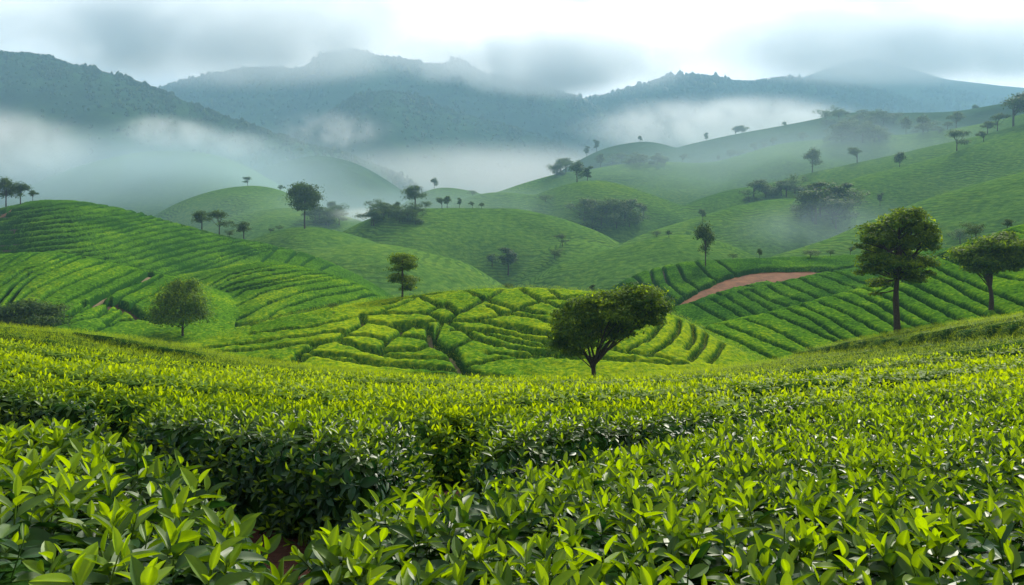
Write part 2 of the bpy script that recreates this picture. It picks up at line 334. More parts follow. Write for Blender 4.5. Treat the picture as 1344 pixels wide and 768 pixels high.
def layer_h(i, x, y):
    l = LAYERS[i]
    px = CX + F0 * x / y
    if l['name'] == 'front_field':
        dc = np.interp(px, PXS, F_CREST)
        yy = np.minimum(y, dc)
        d = np.maximum(y - dc, 0)
        return field_top(x * yy / y, yy) - 0.17 * d - 0.30 * (np.sqrt(d * d + 2.5 ** 2) - 2.5)
    if l['name'] == 'valley_floor':
        return np.full(x.shape, FLOOR_Z) - 0.01 * np.minimum(y, 1500) + 2.0 * fbm(x / 60, y / 60, 3)
    Dc = np.interp(px, PXS, l['D']); z = np.interp(px, PXS, l['z'])
    d = Dc - y; r = l['r'] * Dc
    s = np.where(d > 0, l['sf'], l['sb'])
    h = z - s * (np.sqrt(d * d + r * r) - r)
    if l['amp']:
        wl = l['wl'] * np.median(l['D'])
        n = fbm(x / wl, y / wl, l['seed'], 3)
        h = h + l['amp'] * np.median(l['D']) * n * (0.25 + sstep(0, 0.25, np.abs(d) / Dc))
    return h

def terrain(x, y, want_owner=False):
    x = np.asarray(x, float); y = np.asarray(y, float)
    k = 0.0016 * y + 0.10 * np.minimum(1, y / 60)
    H = np.full(x.shape, -1e9); best = np.full(x.shape, -1e9); own = np.zeros(x.shape, int)
    for i in range(NL):
        h = layer_h(i, x, y)
        H = np.where(H < -1e8, h, np.maximum(H, h) + k * np.log1p(np.exp(-np.abs(H - h) / k)))
        b = h > best
        own = np.where(b, i, own); best = np.where(b, h, best)
    return (H, own) if want_owner else H

# ray cast through the terrain (photo pixel -> point), for planting trees where they stand
_RD = np.exp(np.linspace(math.log(38), math.log(4200), 1500))
def ground_hit(px, py, dmin=38):
    d = _RD[_RD >= dmin]
    x = (px - CX) / F0 * d
    z = terrain(x, d)
    ray = -(py - HOR) / F0 * d
    hit = np.nonzero(z >= ray)[0]
    if len(hit) == 0:                                        # the pixel lies just over a crest: take the closest crest
        j = int(np.argmax((z - ray) / d))
    else: j = int(hit[0])
    return x[j], d[j], z[j]

# ------------------------------------------------------------------ terrain sheet, cut into the ground, hills and mountains
HEDGE_H = 0.9
def hedge_h(y): return np.interp(y, [0, 12, 45, 60], [0.52, 0.55, 0.7, HEDGE_H])
tpx = np.concatenate([np.arange(-620, -60, 9.0), np.arange(-60, 1405, 2.6), np.arange(1405, 1980, 9.0)])
tD = np.exp(np.concatenate([np.linspace(math.log(0.35), math.log(60), 130)[:-1], np.linspace(math.log(60), math.log(700), 520)[:-1], np.linspace(math.log(700), math.log(5200), 300)]))
PX, DD = np.meshgrid(tpx, tD)
TX = (PX - CX) / F0 * DD; TY = DD
TZ, TOWN = terrain(TX, TY, True)
iscov = np.isin(TOWN, COVER_IDX)
TZ = TZ - np.where(iscov, hedge_h(TY), 0)
TZ += 0.02 * fbm(TX * 3, TY * 3, 91, 2) * (TY < 60)
def grid_faces(nr, nc):
    i = np.arange(nr * nc).reshape(nr, nc)
    return np.stack([i[:-1, :-1], i[:-1, 1:], i[1:, 1:], i[1:, :-1]], -1).reshape(-1, 4)
def submesh(V, F, sel, attrs=None):
    f = F[sel]; u, inv = np.unique(f, return_inverse=True)
    return V[u], inv.reshape(f.shape), {k: a[u] for k, a in (attrs or {}).items()}, u
TV = np.stack([TX, TY, TZ], -1).reshape(-1, 3)
TF = grid_faces(*TX.shape)
fown = TOWN[:-1, :-1].ravel()
HILL_LABELS = {
 'front_field': 'dark soil of the front tea field under the foreground hedges',
 'mound': 'soil of the rounded tea mound behind the spreading tree',
 'left_upper': 'soil of the long dark tea hill at the left with trees on its shoulder',
 'left_lower': 'soil of the lower left tea hill below the long dark hill',
 'left_fold': 'soil of the small tea fold between the lower left hill and the mound',
 'right_ridge': 'soil of the tea ridge above the red earth road',
 'right_middle': 'soil of the tea slope just below the red earth road',
 'right_lower': 'soil of the right tea hill behind the tall tree',
 'valley_floor': 'misty valley floor between the hills'}
hill_no = 0
NICE = {'front_field': 'ground', 'valley_floor': 'valley_floor'}
GRASS_DESC = {}
for i, l in enumerate(LAYERS):
    sel = fown == i
    if sel.sum() < 4: continue
    v, f, _, _ = submesh(TV, TF, sel)
    m = M_MTN if l['kind'] == 'mountain' or (l['name'] == 'misty_hill' and np.median(l['D']) > 700) else (M_SOIL if l['cover'] else M_HILL)
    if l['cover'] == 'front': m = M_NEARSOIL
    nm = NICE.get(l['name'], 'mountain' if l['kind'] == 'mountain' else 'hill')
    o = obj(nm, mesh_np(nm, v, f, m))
    cxp = int(np.median(CX + F0 * v[:, 0] / v[:, 1])); dist = int(np.median(v[:, 1]))
    if l['name'] in HILL_LABELS: lab = HILL_LABELS[l['name']]
    elif l['kind'] == 'mountain': lab = 'blue wooded mountain in haze, part of the range closing the valley'
    else: lab = 'misty green grass hill in the valley beyond the tea'
    tag(o, lab, 'mountain' if l['kind'] == 'mountain' else ('ground' if nm in ('ground', 'valley_floor') else 'hill'), None, 'structure')

# ------------------------------------------------------------------ tea shoots: real leaves
def leaf_proto(L_, W_, nu, nv, fold=0.25, bend=0.35):
    """leaf blade along +Y, upper face +Z; nu strips along, nv (even) across"""
    u = np.linspace(0, 1, nu + 1); v = np.array([-1, -.5, -.07, .07, .5, 1]) if nv == 5 else np.linspace(-1, 1, nv + 1)
    U, Vv = np.meshgrid(u, v, indexing='ij')
    wid = W_ * 0.5 * np.sin(np.pi * np.clip(U, 0.02, 1) ** 0.88) ** 0.75 * (1 - 0.15 * U)
    x = wid * Vv; y = L_ * U
    z = fold * np.abs(x) - bend * L_ * (U ** 2) * 0.6 + 0.03 * L_ * np.sin(U * 9) * np.abs(Vv) * 0.5
    return np.stack([x, y, z], -1).reshape(-1, 3), grid_faces(nu + 1, nv + 1)
def rot(ax, a):
    c, s = np.cos(a), np.sin(a)
    return np.array({'x': [[1, 0, 0], [0, c, -s], [0, s, c]], 'y': [[c, 0, s], [0, 1, 0], [-s, 0, c]], 'z': [[c, -s, 0], [s, c, 0], [0, 0, 1]]}[ax])
def shoot_proto(seed, nleaf, nu, nv, Ls=0.085, stem=True, h=0.13):
    """a fresh shoot of unit height: leaves spiral up the stem, old ones below, folded new ones at the tip"""
    r = np.random.default_rng(seed); V, F, A = [], [], []; off = 0; az = r.uniform(0, 6.28)
    for k in range(nleaf):
        t = k / max(1, nleaf - 1)
        az += 2.4 + r.normal(0, 0.25)
        ll = Ls * (1.05 - 0.45 * t ** 2) * r.uniform(0.8, 1.15); ww = ll * (0.62 - 0.20 * t) * r.uniform(0.9, 1.1)
        v, f = leaf_proto(ll, ww, nu, nv, 0.25 + 0.55 * t, r.uniform(0.1, 0.55) * (1 - 0.8 * t))
        pitch = R(0 + 66 * t ** 2.3 + r.normal(0, 12))
        v = v @ rot('y', r.normal(0, 0.25)).T @ rot('x', pitch).T
        v = v + np.array([0, 0.006, 0]); v = v @ rot('z', az).T; v = v + np.array([0, 0, h * (0.08 + 0.88 * t)])
        V.append(v); F.append(f + off); off += len(v)
        ag = np.full((nu + 1, nv + 1), -0.02 + 0.82 * t ** 2.6 + r.normal(0, 0.09))
        if nv == 5: ag[:, 2:4] += 0.16; ag[:, [0, 5]] -= 0.03; ag += r.normal(0, 0.03, ag.shape)      # pale midrib
        A.append(np.clip(ag, 0, 1).ravel())
    if stem:
        a = np.linspace(0, 2 * np.pi, 4)[:-1]; ring = np.stack([np.cos(a), np.sin(a)], -1)
        v = np.concatenate([np.c_[ring * 0.0035, np.full(3, -0.05)], np.c_[ring * 0.0018, np.full(3, h)]]); f = np.array([[0, 1, 4, 3], [1, 2, 5, 4], [2, 0, 3, 5]])
        V.append(v); F.append(f + off); A.append(np.full(6, 0.45))
    return np.concatenate(V), np.concatenate(F), np.concatenate(A)
PROTO = {
    'near': [shoot_proto(100 + k, 8 + k % 3, 6, 5, 0.095) for k in range(10)],
    'mid': [shoot_proto(200 + k, 7 + k % 3, 3, 2, 0.090) for k in range(8)],
    'far': [shoot_proto(300 + k, 6, 2, 1, 0.098, False) for k in range(8)],
    'tiny': [shoot_proto(400 + k, 5, 1, 1, 0.105, False) for k in range(6)]}
for pr in PROTO['tiny']: pass
def scatter(pos, nrm, scale, kind, seed, age_off=0.0, up=0.65, shade=None):
    """place shoots at pos pointing between the surface normal and up"""
    r = np.random.default_rng(seed); n = len(pos); pro = PROTO[kind]
    zdir = nrm * (1 - up) + np.array([0, 0, 1.0]) * up + r.normal(0, 0.22, (n, 3)); zdir /= np.linalg.norm(zdir, axis=1)[:, None]
    a = r.normal(0, 1, (n, 3)); x = np.cross(a, zdir); x /= np.linalg.norm(x, axis=1)[:, None]; y = np.cross(zdir, x)
    Rm = np.stack([x, y, zdir], -1)
    sc = scale * r.uniform(0.7, 1.3, n)
    which = r.integers(0, len(pro), n); Vs, Fs, As = [], [], []; off = 0
    ao = r.normal(0, 0.17, n) + age_off
    for k, (pv, pf_, pa) in enumerate(pro):
        s = np.nonzero(which == k)[0]
        if not len(s): continue
        V = np.einsum('nij,vj->nvi', Rm[s] * sc[s][:, None, None], pv) + pos[s][:, None, :]
        F = pf_[None] + (np.arange(len(s)) * len(pv))[:, None, None] + off
        Vs.append(V.reshape(-1, 3)); Fs.append(F.reshape(-1, 4)); As.append(np.clip(pa[None] + ao[s][:, None], 0, 1).ravel()); off += len(s) * len(pv)
    return np.concatenate(Vs), np.concatenate(Fs), np.concatenate(As)

def sample_faces(V, F, dens, seed):
    """random points on quads, dens per square metre (per face array)"""
    r = np.random.default_rng(seed); a, b, c, d = (V[F[:, k]] for k in range(4))
    n = np.cross(c - a, d - b); ar = 0.5 * np.linalg.norm(n, axis=1); nn = n / (2 * ar[:, None] + 1e-12)
    cnt = r.poisson(ar * dens); idx = np.repeat(np.arange(len(F)), cnt)
    u, v = r.uniform(0, 1, (2, len(idx), 1))
    p = (a[idx] * (1 - u) + b[idx] * u) * (1 - v) + (d[idx] * (1 - u) + c[idx] * u) * v
    return p, nn[idx], idx

# ------------------------------------------------------------------ gap lines between the clipped tea rows (traced on the hills, then laid on the ground)
def z1(X, Y): return (X / 3.0, 200 + Y / 3.0)
def z3(X, Y): return (896 + X / 3.0, 200 + Y / 3.0)
def z2(X, Y): return (448 + X / 3.0, 200 + Y / 3.0)
def z5(X, Y): return (340 + X / 3.84, 360 + Y / 3.84)
def z6(X, Y): return (660 + X / 3.84, 360 + Y / 3.84)
def conv(f, flat): return [f(*p) for p in flat]
GAPS = {c: [] for c in ('mound', 'left_upper', 'left_lower', 'left_fold', 'right_ridge', 'right_middle', 'right_lower')}
def gap(c, f, pts, w=1.0, soil=None, ext=0.0): GAPS[c].append(dict(p=np.array(conv(f, pts)), w=w, soil=soil, ext=ext))
def resample(p, n=24):
    p = np.asarray(p, float); s = np.r_[0, np.cumsum(np.hypot(*np.diff(p, axis=0).T))]
    t = np.linspace(0, s[-1], n); return np.stack([np.interp(t, s, p[:, 0]), np.interp(t, s, p[:, 1])], -1)
def family(c, f, guides, between, w=1.0, ext=1.0):
    g = [resample(conv(f, q)) for q in guides]
    for a, b, n in zip(g[:-1], g[1:], between):
        for k in range(n + 1):
            t = k / (n + 1.0); GAPS[c].append(dict(p=a * (1 - t) + b * t, w=w * (0.85 + 0.3 * ((len(GAPS[c]) * 37) % 10) / 10), soil=None, ext=ext))
    GAPS[c].append(dict(p=g[-1], w=w, soil=None, ext=ext))
ident = lambda a, b: (a, b)
family('left_upper', z1, [
    [(-200, 235), (0, 232), (150, 218), (260, 200), (330, 190)],
    [(-200, 275), (0, 262), (150, 250), (300, 228), (420, 212), (490, 213)],
    [(-200, 330), (0, 315), (150, 302), (330, 285), (480, 262), (585, 243)],
    [(-200, 385), (0, 375), (150, 365), (300, 352), (430, 325), (560, 292), (685, 270)],
    [(-100, 430), (200, 402), (390, 385), (520, 343), (700, 305), (800, 300)],
    [(200, 445), (480, 410), (640, 365), (840, 325), (935, 330)],
    [(420, 470), (560, 440), (700, 400), (930, 350), (1020, 347)],
    [(560, 500), (700, 462), (850, 412), (1000, 374), (1085, 362)],
    [(700, 500), (800, 470), (960, 412), (1060, 382), (1140, 377)]], [1, 2, 2, 1, 1, 1, 1, 1], 1.35)
family('left_upper', z1, [[(1000, 460), (1040, 420), (1090, 375)], [(1090, 470), (1130, 425), (1170, 388)], [(1160, 475), (1195, 435), (1240, 410)], [(1230, 490), (1270, 455), (1310, 440)]], [0, 0, 0], 0.8)
family('left_lower', z1, [
    [(-250, 470), (-120, 430), (-60, 400)], [(-120, 500), (-40, 440), (40, 400)],
    [(-60, 500), (20, 460), (100, 420), (150, 392)], [(20, 510), (90, 462), (160, 440), (250, 398)], [(40, 585), (70, 540), (130, 490), (300, 420), (345, 403)],
    [(90, 570), (120, 545), (250, 480), (420, 422)], [(150, 590), (200, 550), (330, 490), (490, 430)], [(230, 600), (290, 570), (400, 520), (560, 447)],
    [(430, 600), (480, 560), (540, 535), (650, 472)], [(480, 625), (540, 580), (600, 555), (720, 485)]], [0, 1, 0, 1, 0, 0, 0, 1, 0], 1.2)
gap('left_lower', z1, [(350, 592), (450, 585), (500, 610), (560, 645), (640, 665)], 3.0)
gap('left_lower', z1, [(380, 585), (430, 550), (480, 530), (540, 510), (600, 470)], 2.4, 'brown')
family('left_lower', z1, [[(180, 640), (270, 645), (340, 615), (400, 590)], [(260, 670), (330, 655), (430, 625)], [(400, 690), (470, 660), (560, 650)]], [0, 0], 0.8, 0.3)
family('left_fold', z1, [
    [(740, 520), (800, 500), (900, 458), (975, 436)], [(780, 560), (830, 520), (900, 480), (1075, 442)], [(770, 590), (800, 560), (900, 500), (1000, 470), (1150, 452)],
    [(760, 620), (810, 590), (900, 545), (1050, 510), (1200, 480), (1260, 475)], [(760, 650), (830, 615), (890, 590), (960, 545), (1100, 512), (1310, 482)],
    [(800, 670), (870, 640), (940, 600), (1030, 552), (1200, 515), (1340, 492)], [(900, 680), (950, 650), (1060, 590), (1200, 545), (1390, 515)],
    [(1000, 680), (1110, 610), (1230, 572), (1420, 535)], [(870, 695), (1000, 672), (1150, 632), (1300, 600), (1450, 560)]], [0, 0, 1, 0, 0, 0, 0, 0], 1.2)
family('right_lower', z3, [
    [(90, 690), (170, 720), (230, 750)], [(140, 668), (240, 705), (320, 740)], [(230, 650), (330, 685), (430, 730)],
    [(340, 625), (430, 668), (520, 705), (600, 740)], [(400, 605), (500, 652), (600, 715)], [(470, 598), (560, 640), (680, 712)],
    [(540, 585), (640, 628), (770, 700)], [(600, 565), (720, 612), (850, 685)], [(670, 550), (780, 600), (900, 672)], [(730, 535), (830, 582), (980, 660)],
    [(800, 505), (900, 560), (1100, 660)], [(850, 490), (960, 540), (1050, 580), (1220, 655)], [(900, 455), (1050, 510), (1130, 560), (1260, 630)],
    [(950, 425), (1080, 488), (1200, 540), (1370, 610)], [(990, 390), (1120, 452), (1250, 482), (1420, 520)], [(1040, 360), (1180, 418), (1440, 455)],
    [(1100, 345), (1230, 385), (1480, 410)], [(1180, 325), (1300, 350), (1500, 370)], [(1260, 300), (1360, 320), (1520, 335)]], [0] * 18, 0.70)
gap('right_lower', z3, [(770, 545), (860, 492), (960, 425), (1080, 372), (1160, 345)], 0.7)
family('right_middle', z3, [
    [(60, 600), (120, 635), (180, 665)], [(120, 580), (200, 625), (260, 660)], [(170, 562), (240, 608), (310, 650)], [(220, 545), (300, 590), (370, 635)], [(250, 528), (340, 580), (450, 620)],
    [(320, 515), (400, 560), (500, 600)], [(390, 508), (470, 545), (570, 590)], [(470, 498), (560, 540), (640, 575)], [(550, 485), (640, 520), (720, 550)], [(620, 475), (700, 510), (770, 530)], [(700, 462), (800, 495), (860, 510)]], [0] * 10, 0.62)
family('right_ridge', z6, [
    [(480, 40), (520, 80), (560, 130)], [(560, 20), (620, 75), (700, 130)], [(650, -20), (700, 50), (770, 110), (830, 150)], [(740, -45), (760, 40), (850, 120), (900, 150)], [(800, -60), (830, 40), (900, 100), (960, 130)], [(870, -70), (920, 30), (1000, 78), (1080, 100)],
    [(960, -80), (1040, 10), (1140, 50), (1240, 60)], [(1060, -85), (1160, -10), (1300, 20)]], [0] * 7, 0.7)
gap('right_ridge', ident, [(888, 401), (905, 391), (930, 380), (960, 369), (1000, 360), (1040, 359), (1088, 357)], 7.5, 'red')
gap('right_ridge', ident, [(1088, 354), (1130, 349), (1200, 343)], 1.0)
gap('left_upper', ident, [(-90, 305), (-30, 291), (0, 281), (18, 271), (30, 264)], 3.0, 'red')
# the mound: blocks and lobes
for P, W in [
    ([(556, 391), (574, 399), (600, 409)], 1.0), ([(545, 385), (556, 391)], 0.9), ([(600, 378), (621, 385), (645, 396), (676, 404), (712, 412)], 1.0),
    ([(585, 419), (603, 409), (624, 399), (645, 388), (660, 379)], 1.3), ([(585, 419), (634, 422), (680, 432), (720, 440), (760, 446)], 1.1),
    ([(540, 423), (562, 421), (585, 419)], 1.0), ([(620, 421), (650, 414), (661, 411), (688, 402), (715, 393), (738, 391), (775, 386)], 1.2),
    ([(640, 401), (661, 411)], 0.8), ([(585, 398), (600, 409)], 0.7),
    ([(490, 411), (522, 400), (548, 389), (570, 380)], 0.9), ([(470, 413), (496, 410), (535, 410), (559, 410), (585, 419)], 0.9), ([(557, 410), (574, 402)], 0.8),
    ([(684, 379), (711, 395), (735, 404), (765, 416), (800, 426)], 0.9), ([(661, 411), (694, 414), (731, 424), (770, 433)], 0.9), ([(640, 422), (678, 427), (715, 436), (738, 442)], 0.8),
    ([(738, 391), (770, 401), (800, 411)], 0.7), ([(720, 378), (728, 385), (738, 391)], 0.8), ([(800, 384), (830, 400), (852, 420)], 0.6),
    ([(600, 381), (560, 384), (530, 392), (505, 398)], 0.7),
    ([(475, 411), (478, 422), (455, 435), (440, 445)], 1.7), ([(330, 437), (392, 430), (436, 422), (473, 412)], 0.9), ([(250, 458), (330, 449), (400, 440), (450, 433)], 0.9),
    ([(280, 463), (360, 456), (440, 445)], 0.8), ([(440, 445), (418, 451), (392, 463), (386, 478)], 1.8), ([(210, 470), (300, 470), (386, 478)], 1.0),
    ([(440, 445), (470, 455), (496, 460), (507, 449), (527, 433), (546, 423)], 1.6), ([(478, 421), (507, 424), (530, 431)], 0.9), ([(520, 424), (546, 423), (552, 428)], 2.0),
    ([(496, 460), (522, 460), (548, 459), (566, 452)], 1.1), ([(456, 440), (482, 440), (507, 446)], 0.7), ([(452, 446), (478, 447), (503, 452)], 0.0),
    ([(520, 440), (545, 442), (564, 444)], 0.7), ([(515, 449), (540, 450), (560, 451)], 0.0),
    ([(546, 424), (564, 428), (564, 437)], 1.3), ([(582, 419), (600, 428), (626, 443), (652, 451), (690, 458), (730, 462)], 0.9), ([(568, 455), (585, 459), (606, 452), (616, 444)], 0.9),
    ([(595, 432), (630, 433), (670, 446), (720, 455)], 0.8), ([(640, 432), (680, 440), (720, 450), (760, 456)], 0.7), ([(582, 419), (575, 430), (570, 446)], 0.7),
    ([(440, 445), (480, 460), (522, 468), (560, 470), (598, 471)], 0.9), ([(386, 470), (420, 467), (457, 473), (522, 478), (600, 487)], 1.0), ([(395, 462), (450, 466), (500, 475)], 0.8),
    ([(380, 484), (457, 488), (520, 492), (580, 494)], 1.0), ([(640, 462), (690, 466), (740, 470)], 0.6),
    ([(608, 480), (660, 470), (720, 467), (760, 470)], 0.7), ([(640, 447), (700, 462), (760, 470), (830, 470)], 0.7), ([(770, 452), (830, 462), (880, 470)], 0.6), ([(790, 470), (850, 474), (900, 476)], 0.6),
    ([(892, 418), (889, 435), (873, 451), (852, 464)], 0.8), ([(909, 426), (911, 441), (900, 458)], 0.6), ([(927, 434), (923, 451), (905, 472)], 0.8), ([(950, 446), (941, 463), (930, 475)], 0.6),
    ([(870, 408), (868, 425), (850, 445), (825, 458)], 0.7), ([(840, 425), (800, 440), (760, 446)], 0.6)]:
    if W: gap('mound', ident, P, W)
gap('mound', ident, [(563, 430), (566, 446), (575, 455), (592, 461), (600, 473), (606, 484), (630, 494), (668, 500)], 2.2, 'sand')
gap('mound', ident, [(372, 480), (384, 478), (398, 471)], 1.3, 'sand')

def to_world(c, p):
    """lay a traced pixel line on its hill"""
    i = [k for k, l in enumerate(LAYERS) if l['cover'] == c][0]
    l = LAYERS[i]; q = resample(p, max(8, int(np.hypot(*np.diff(p, axis=0).T).sum() / 5)))
    res = []
    for px, py in q:
        Dc = np.interp(px, PXS, l['D'])
        d = np.linspace(Dc * 0.45, Dc * 1.0, 260); x = (px - CX) / F0 * d
        h = layer_h(i, x, d); e = h + (py - HOR) / F0 * d
        k = np.nonzero(e >= 0)[0]
        j = int(k[0]) if len(k) else len(d) - 1
        res.append((x[j], d[j]))
    return np.array(res)

def seg_dist(X, Y, P, W):
    """smallest (distance - halfwidth) to the polyline P with half widths W per segment"""
    best = np.full(X.shape, 1e9)
    for (a, b, w_) in zip(P[:-1], P[1:], W):
        d = b - a; L2 = (d ** 2).sum() + 1e-12
        t = np.clip(((X - a[0]) * d[0] + (Y - a[1]) * d[1]) / L2, 0, 1)
        best = np.minimum(best, np.hypot(X - a[0] - t * d[0], Y - a[1] - t * d[1]) - w_)
    return best

WORLD_GAPS = []
for c, gs in GAPS.items():
    for g in gs:
        P = to_world(c, g['p'])
        keep = np.r_[True, np.hypot(*np.diff(P, axis=0).T) > 0.05]; P = P[keep]
        if len(P) < 2: continue
        if g['ext']:
            a = P[0] - P[min(2, len(P) - 1)]; b = P[-1] - P[max(-3, -len(P))]
            e = g['ext'] * 0.09 * np.mean(P[:, 1])
            P = np.concatenate([[P[0] + a / (np.hypot(*a) + 1e-9) * e * 0.6], P, [P[-1] + b / (np.hypot(*b) + 1e-9) * e]])
        d = np.diff(P, axis=0); ln = np.hypot(*d.T) + 1e-9; tx = np.abs(d[:, 0]) / ln; D = 0.5 * (P[1:, 1] + P[:-1, 1])
        Wd = g['w'] * D * (0.0010 * (1 - tx) + 0.0034 * tx)         # half width on the ground
        if g['soil'] == 'red': Wd = Wd * np.interp(np.linspace(0, 1, len(Wd)), [0, .3, .75, .97, 1], [.35, .75, 1.35, 1.1, .5]) * (1 + 0.18 * fbm(np.arange(len(Wd)) * 0.5, np.zeros(len(Wd)), 2, 2))
        Wd = np.minimum(Wd, 1.2 if not g['soil'] else 8.0)
        WORLD_GAPS.append(dict(c=c, P=P, W=Wd, soil=g['soil']))

# ------------------------------------------------------------------ the tea cover of the middle hills
gpx = np.arange(-110, 1460, 1.15); gD = np.exp(np.arange(math.log(40), math.log(215), 0.0034))
PX, DD = np.meshgrid(gpx, gD); GX = (PX - CX) / F0 * DD; GY = DD
GZ, GOWN = terrain(GX, GY, True)
gapd = np.full(GX.shape, 1e9)
for g in WORLD_GAPS:
    P, Wd = g['P'], g['W']; li = [k for k, l in enumerate(LAYERS) if l['cover'] == g['c']][0]
    pp = CX + F0 * P[:, 0] / P[:, 1]
    m = 6 + Wd.max()
    c0, c1 = np.searchsorted(gpx, [pp.min() - F0 * m / P[:, 1].min(), pp.max() + F0 * m / P[:, 1].min()])
    r0, r1 = np.searchsorted(gD, [P[:, 1].min() - m, P[:, 1].max() + m])
    if c1 <= c0 or r1 <= r0: continue
    sl_ = (slice(r0, r1), slice(c0, c1))
    wob = 0.14 * fbm(GX[sl_] * 0.5, GY[sl_] * 0.5, 77, 2)
    dd = seg_dist(GX[sl_], GY[sl_], P, Wd) + wob * np.minimum(1, Wd.mean())
    dd = np.where(GOWN[sl_] == li, dd, 1e9)
    gapd[sl_] = np.minimum(gapd[sl_], dd)
# soft edge to other owners
covered = np.isin(GOWN, [i for i in COVER_IDX if LAYERS[i]['cover'] != 'front'])
edge = 0.22 + GY * 0.0018
prof = np.sqrt(np.clip(1 - (1 - np.clip(gapd / edge, 0, 1)) ** 2, 0, 1))
hh = HEDGE_H + 0 * GY
P_ = np.where(covered & (gapd > 0), prof, 0)
mott = 0.055 + GY * 0.0006
lump = mott * (fbm(GX * 1.6, GY * 1.6, 5, 3) + 0.8 * fbm(GX * 60.0 / GY, GY * 26.0 / GY * 0 + GY * 0.9, 6, 2)) + 0.09 * fbm(GX * 0.22, GY * 0.22, 9, 2)
CZ = GZ - HEDGE_H + np.where(P_ > 0, 0, -0.06) + (hh * P_ + lump * P_)
FLUSH_LIGHT = {'mound': 0.62, 'left_upper': 0.30, 'left_lower': 0.42, 'left_fold': 0.40, 'right_ridge': 0.28, 'right_middle': 0.22, 'right_lower': 0.42}  # sunlit mound yellower, other hills darker: light and shade put into leaf colour
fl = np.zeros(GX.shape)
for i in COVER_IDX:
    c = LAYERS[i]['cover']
    if c in FLUSH_LIGHT: fl = np.where(GOWN == i, FLUSH_LIGHT[c], fl)
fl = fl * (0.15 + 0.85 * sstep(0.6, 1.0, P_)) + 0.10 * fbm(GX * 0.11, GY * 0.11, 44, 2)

# connected blocks of tea
def components(mask, own):
    n = mask.size; lab = np.where(mask, np.arange(n).reshape(mask.shape), n)
    for it in range(400):
        old = lab.copy()
        for ax in (0, 1):
            a = [slice(None)] * 2; b = [slice(None)] * 2; a[ax] = slice(None, -1); b[ax] = slice(1, None); a, b = tuple(a), tuple(b)
            same = mask[a] & mask[b] & (own[a] == own[b])
            mn = np.minimum(lab[a], lab[b])
            lab[a] = np.where(same, np.minimum(lab[a], mn), lab[a]); lab[b] = np.where(same, np.minimum(lab[b], mn), lab[b])
        flat = np.append(lab.ravel(), n)
        # root hooking: let roots follow the smaller label their members found
        root = np.arange(n + 1); np.minimum.at(root, np.append(old.ravel(), n), flat)
        for _ in range(6): root = root[root]
        flat = root[flat]
        for _ in range(4): flat = flat[flat]
        lab = flat[:-1].reshape(mask.shape)
        if (lab == old).all(): break
    return lab
mask = P_ > 0.02
LAB = components(mask, GOWN)
gV = np.stack([GX, GY, CZ], -1).reshape(-1, 3); gF = grid_faces(*GX.shape)
labf = LAB.ravel()[gF]; pf = P_.ravel()[gF]
best = np.take_along_axis(labf, pf.argmax(1)[:, None], 1)[:, 0]
ok = (pf.max(1) > 0.02)
u, inv, cnt = np.unique(best[ok], return_inverse=True, return_counts=True)
okf = gF[ok]
ORD = ['first', 'second', 'third', 'fourth', 'fifth', 'sixth', 'seventh', 'eighth', 'ninth', 'tenth', 'eleventh', 'twelfth', 'thirteenth', 'fourteenth', 'fifteenth', 'sixteenth', 'seventeenth', 'eighteenth', 'nineteenth', 'twentieth']
ORD += ['twenty-' + o for o in ORD[:9]] + ['thirtieth'] + ['thirty-' + o for o in ORD[:9]]
blocks = {}
order = np.argsort(inv, kind='stable'); bounds = np.r_[0, np.cumsum(cnt)]
for k in range(len(u)):
    if cnt[k] < 60: continue
    fs = okf[order[bounds[k]:bounds[k + 1]]]
    c = LAYERS[GOWN.ravel()[u[k]]]['cover']
    blocks.setdefault(c, []).append(fs)
BLOCK_TXT = {
    'left_upper': ('tea rows on the long dark hill', 'dark green tea row, {} down from the crest of the long left hill', 1),
    'left_lower': ('tea rows on the lower left hill', 'clipped tea row, {} from the left along the lower left hill', 0),
    'left_fold': ('tea rows on the left fold', 'clipped curving tea row, {} down the small fold left of the mound', 1),
    'right_ridge': ('tea rows above the red road', 'clipped tea row, {} from the left on the ridge above the red road', 0),
    'right_middle': ('tea rows below the red road', 'short clipped tea row, {} from the left on the slope below the red road', 0),
    'right_lower': ('tea rows behind the tall tree', 'slanting clipped tea row, {} from the left on the hill behind the tall tree', 0),
    'mound': ('tea blocks on the rounded mound', 'bright clipped tea block on the rounded mound, {} down from its crest', 1)}
n_blocks = 0
for c, lst in blocks.items():
    grp, txt, how = BLOCK_TXT[c]
    def key(fs):
        v = gV[np.unique(fs)]; px = CX + F0 * v[:, 0] / v[:, 1]; py = HOR - F0 * v[:, 2] / v[:, 1]
        return np.median(py) if how else np.median(px)
    lst.sort(key=key)
    for k, fs in enumerate(lst):
        uu, iv = np.unique(fs, return_inverse=True)
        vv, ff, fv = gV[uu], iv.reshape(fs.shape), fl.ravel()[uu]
        if c == 'mound':
            p, nn, ix = sample_faces(vv, ff, 11.0, 9000 + k)
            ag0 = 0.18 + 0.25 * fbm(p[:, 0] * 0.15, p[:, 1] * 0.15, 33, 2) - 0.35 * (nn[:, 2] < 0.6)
            v2, f2, a2 = scatter(p - nn * 0.05, nn, np.full(len(p), 2.1), 'tiny', 9100 + k, 0, 0.45)
            v2l = len(v2)
            me = mesh_np('tea_hedge', np.concatenate([vv, v2]), [ff, f2 + len(vv)], [M_TEA, M_FIELD], {'flush_light': np.r_[fv, np.zeros(v2l)], 'age': np.r_[np.zeros(len(vv)), np.clip(a2 + ag0.mean() + 0.05, 0, 1)]}, True, np.r_[np.zeros(len(ff), int), np.ones(len(f2), int)])
        else: me = mesh_np('tea_hedge', vv, ff, M_TEA, {'flush_light': fv})
        o = obj('tea_hedge', me)
        tag(o, txt.format(ORD[min(k, len(ORD) - 1)]), 'tea hedge', grp); n_blocks += 1
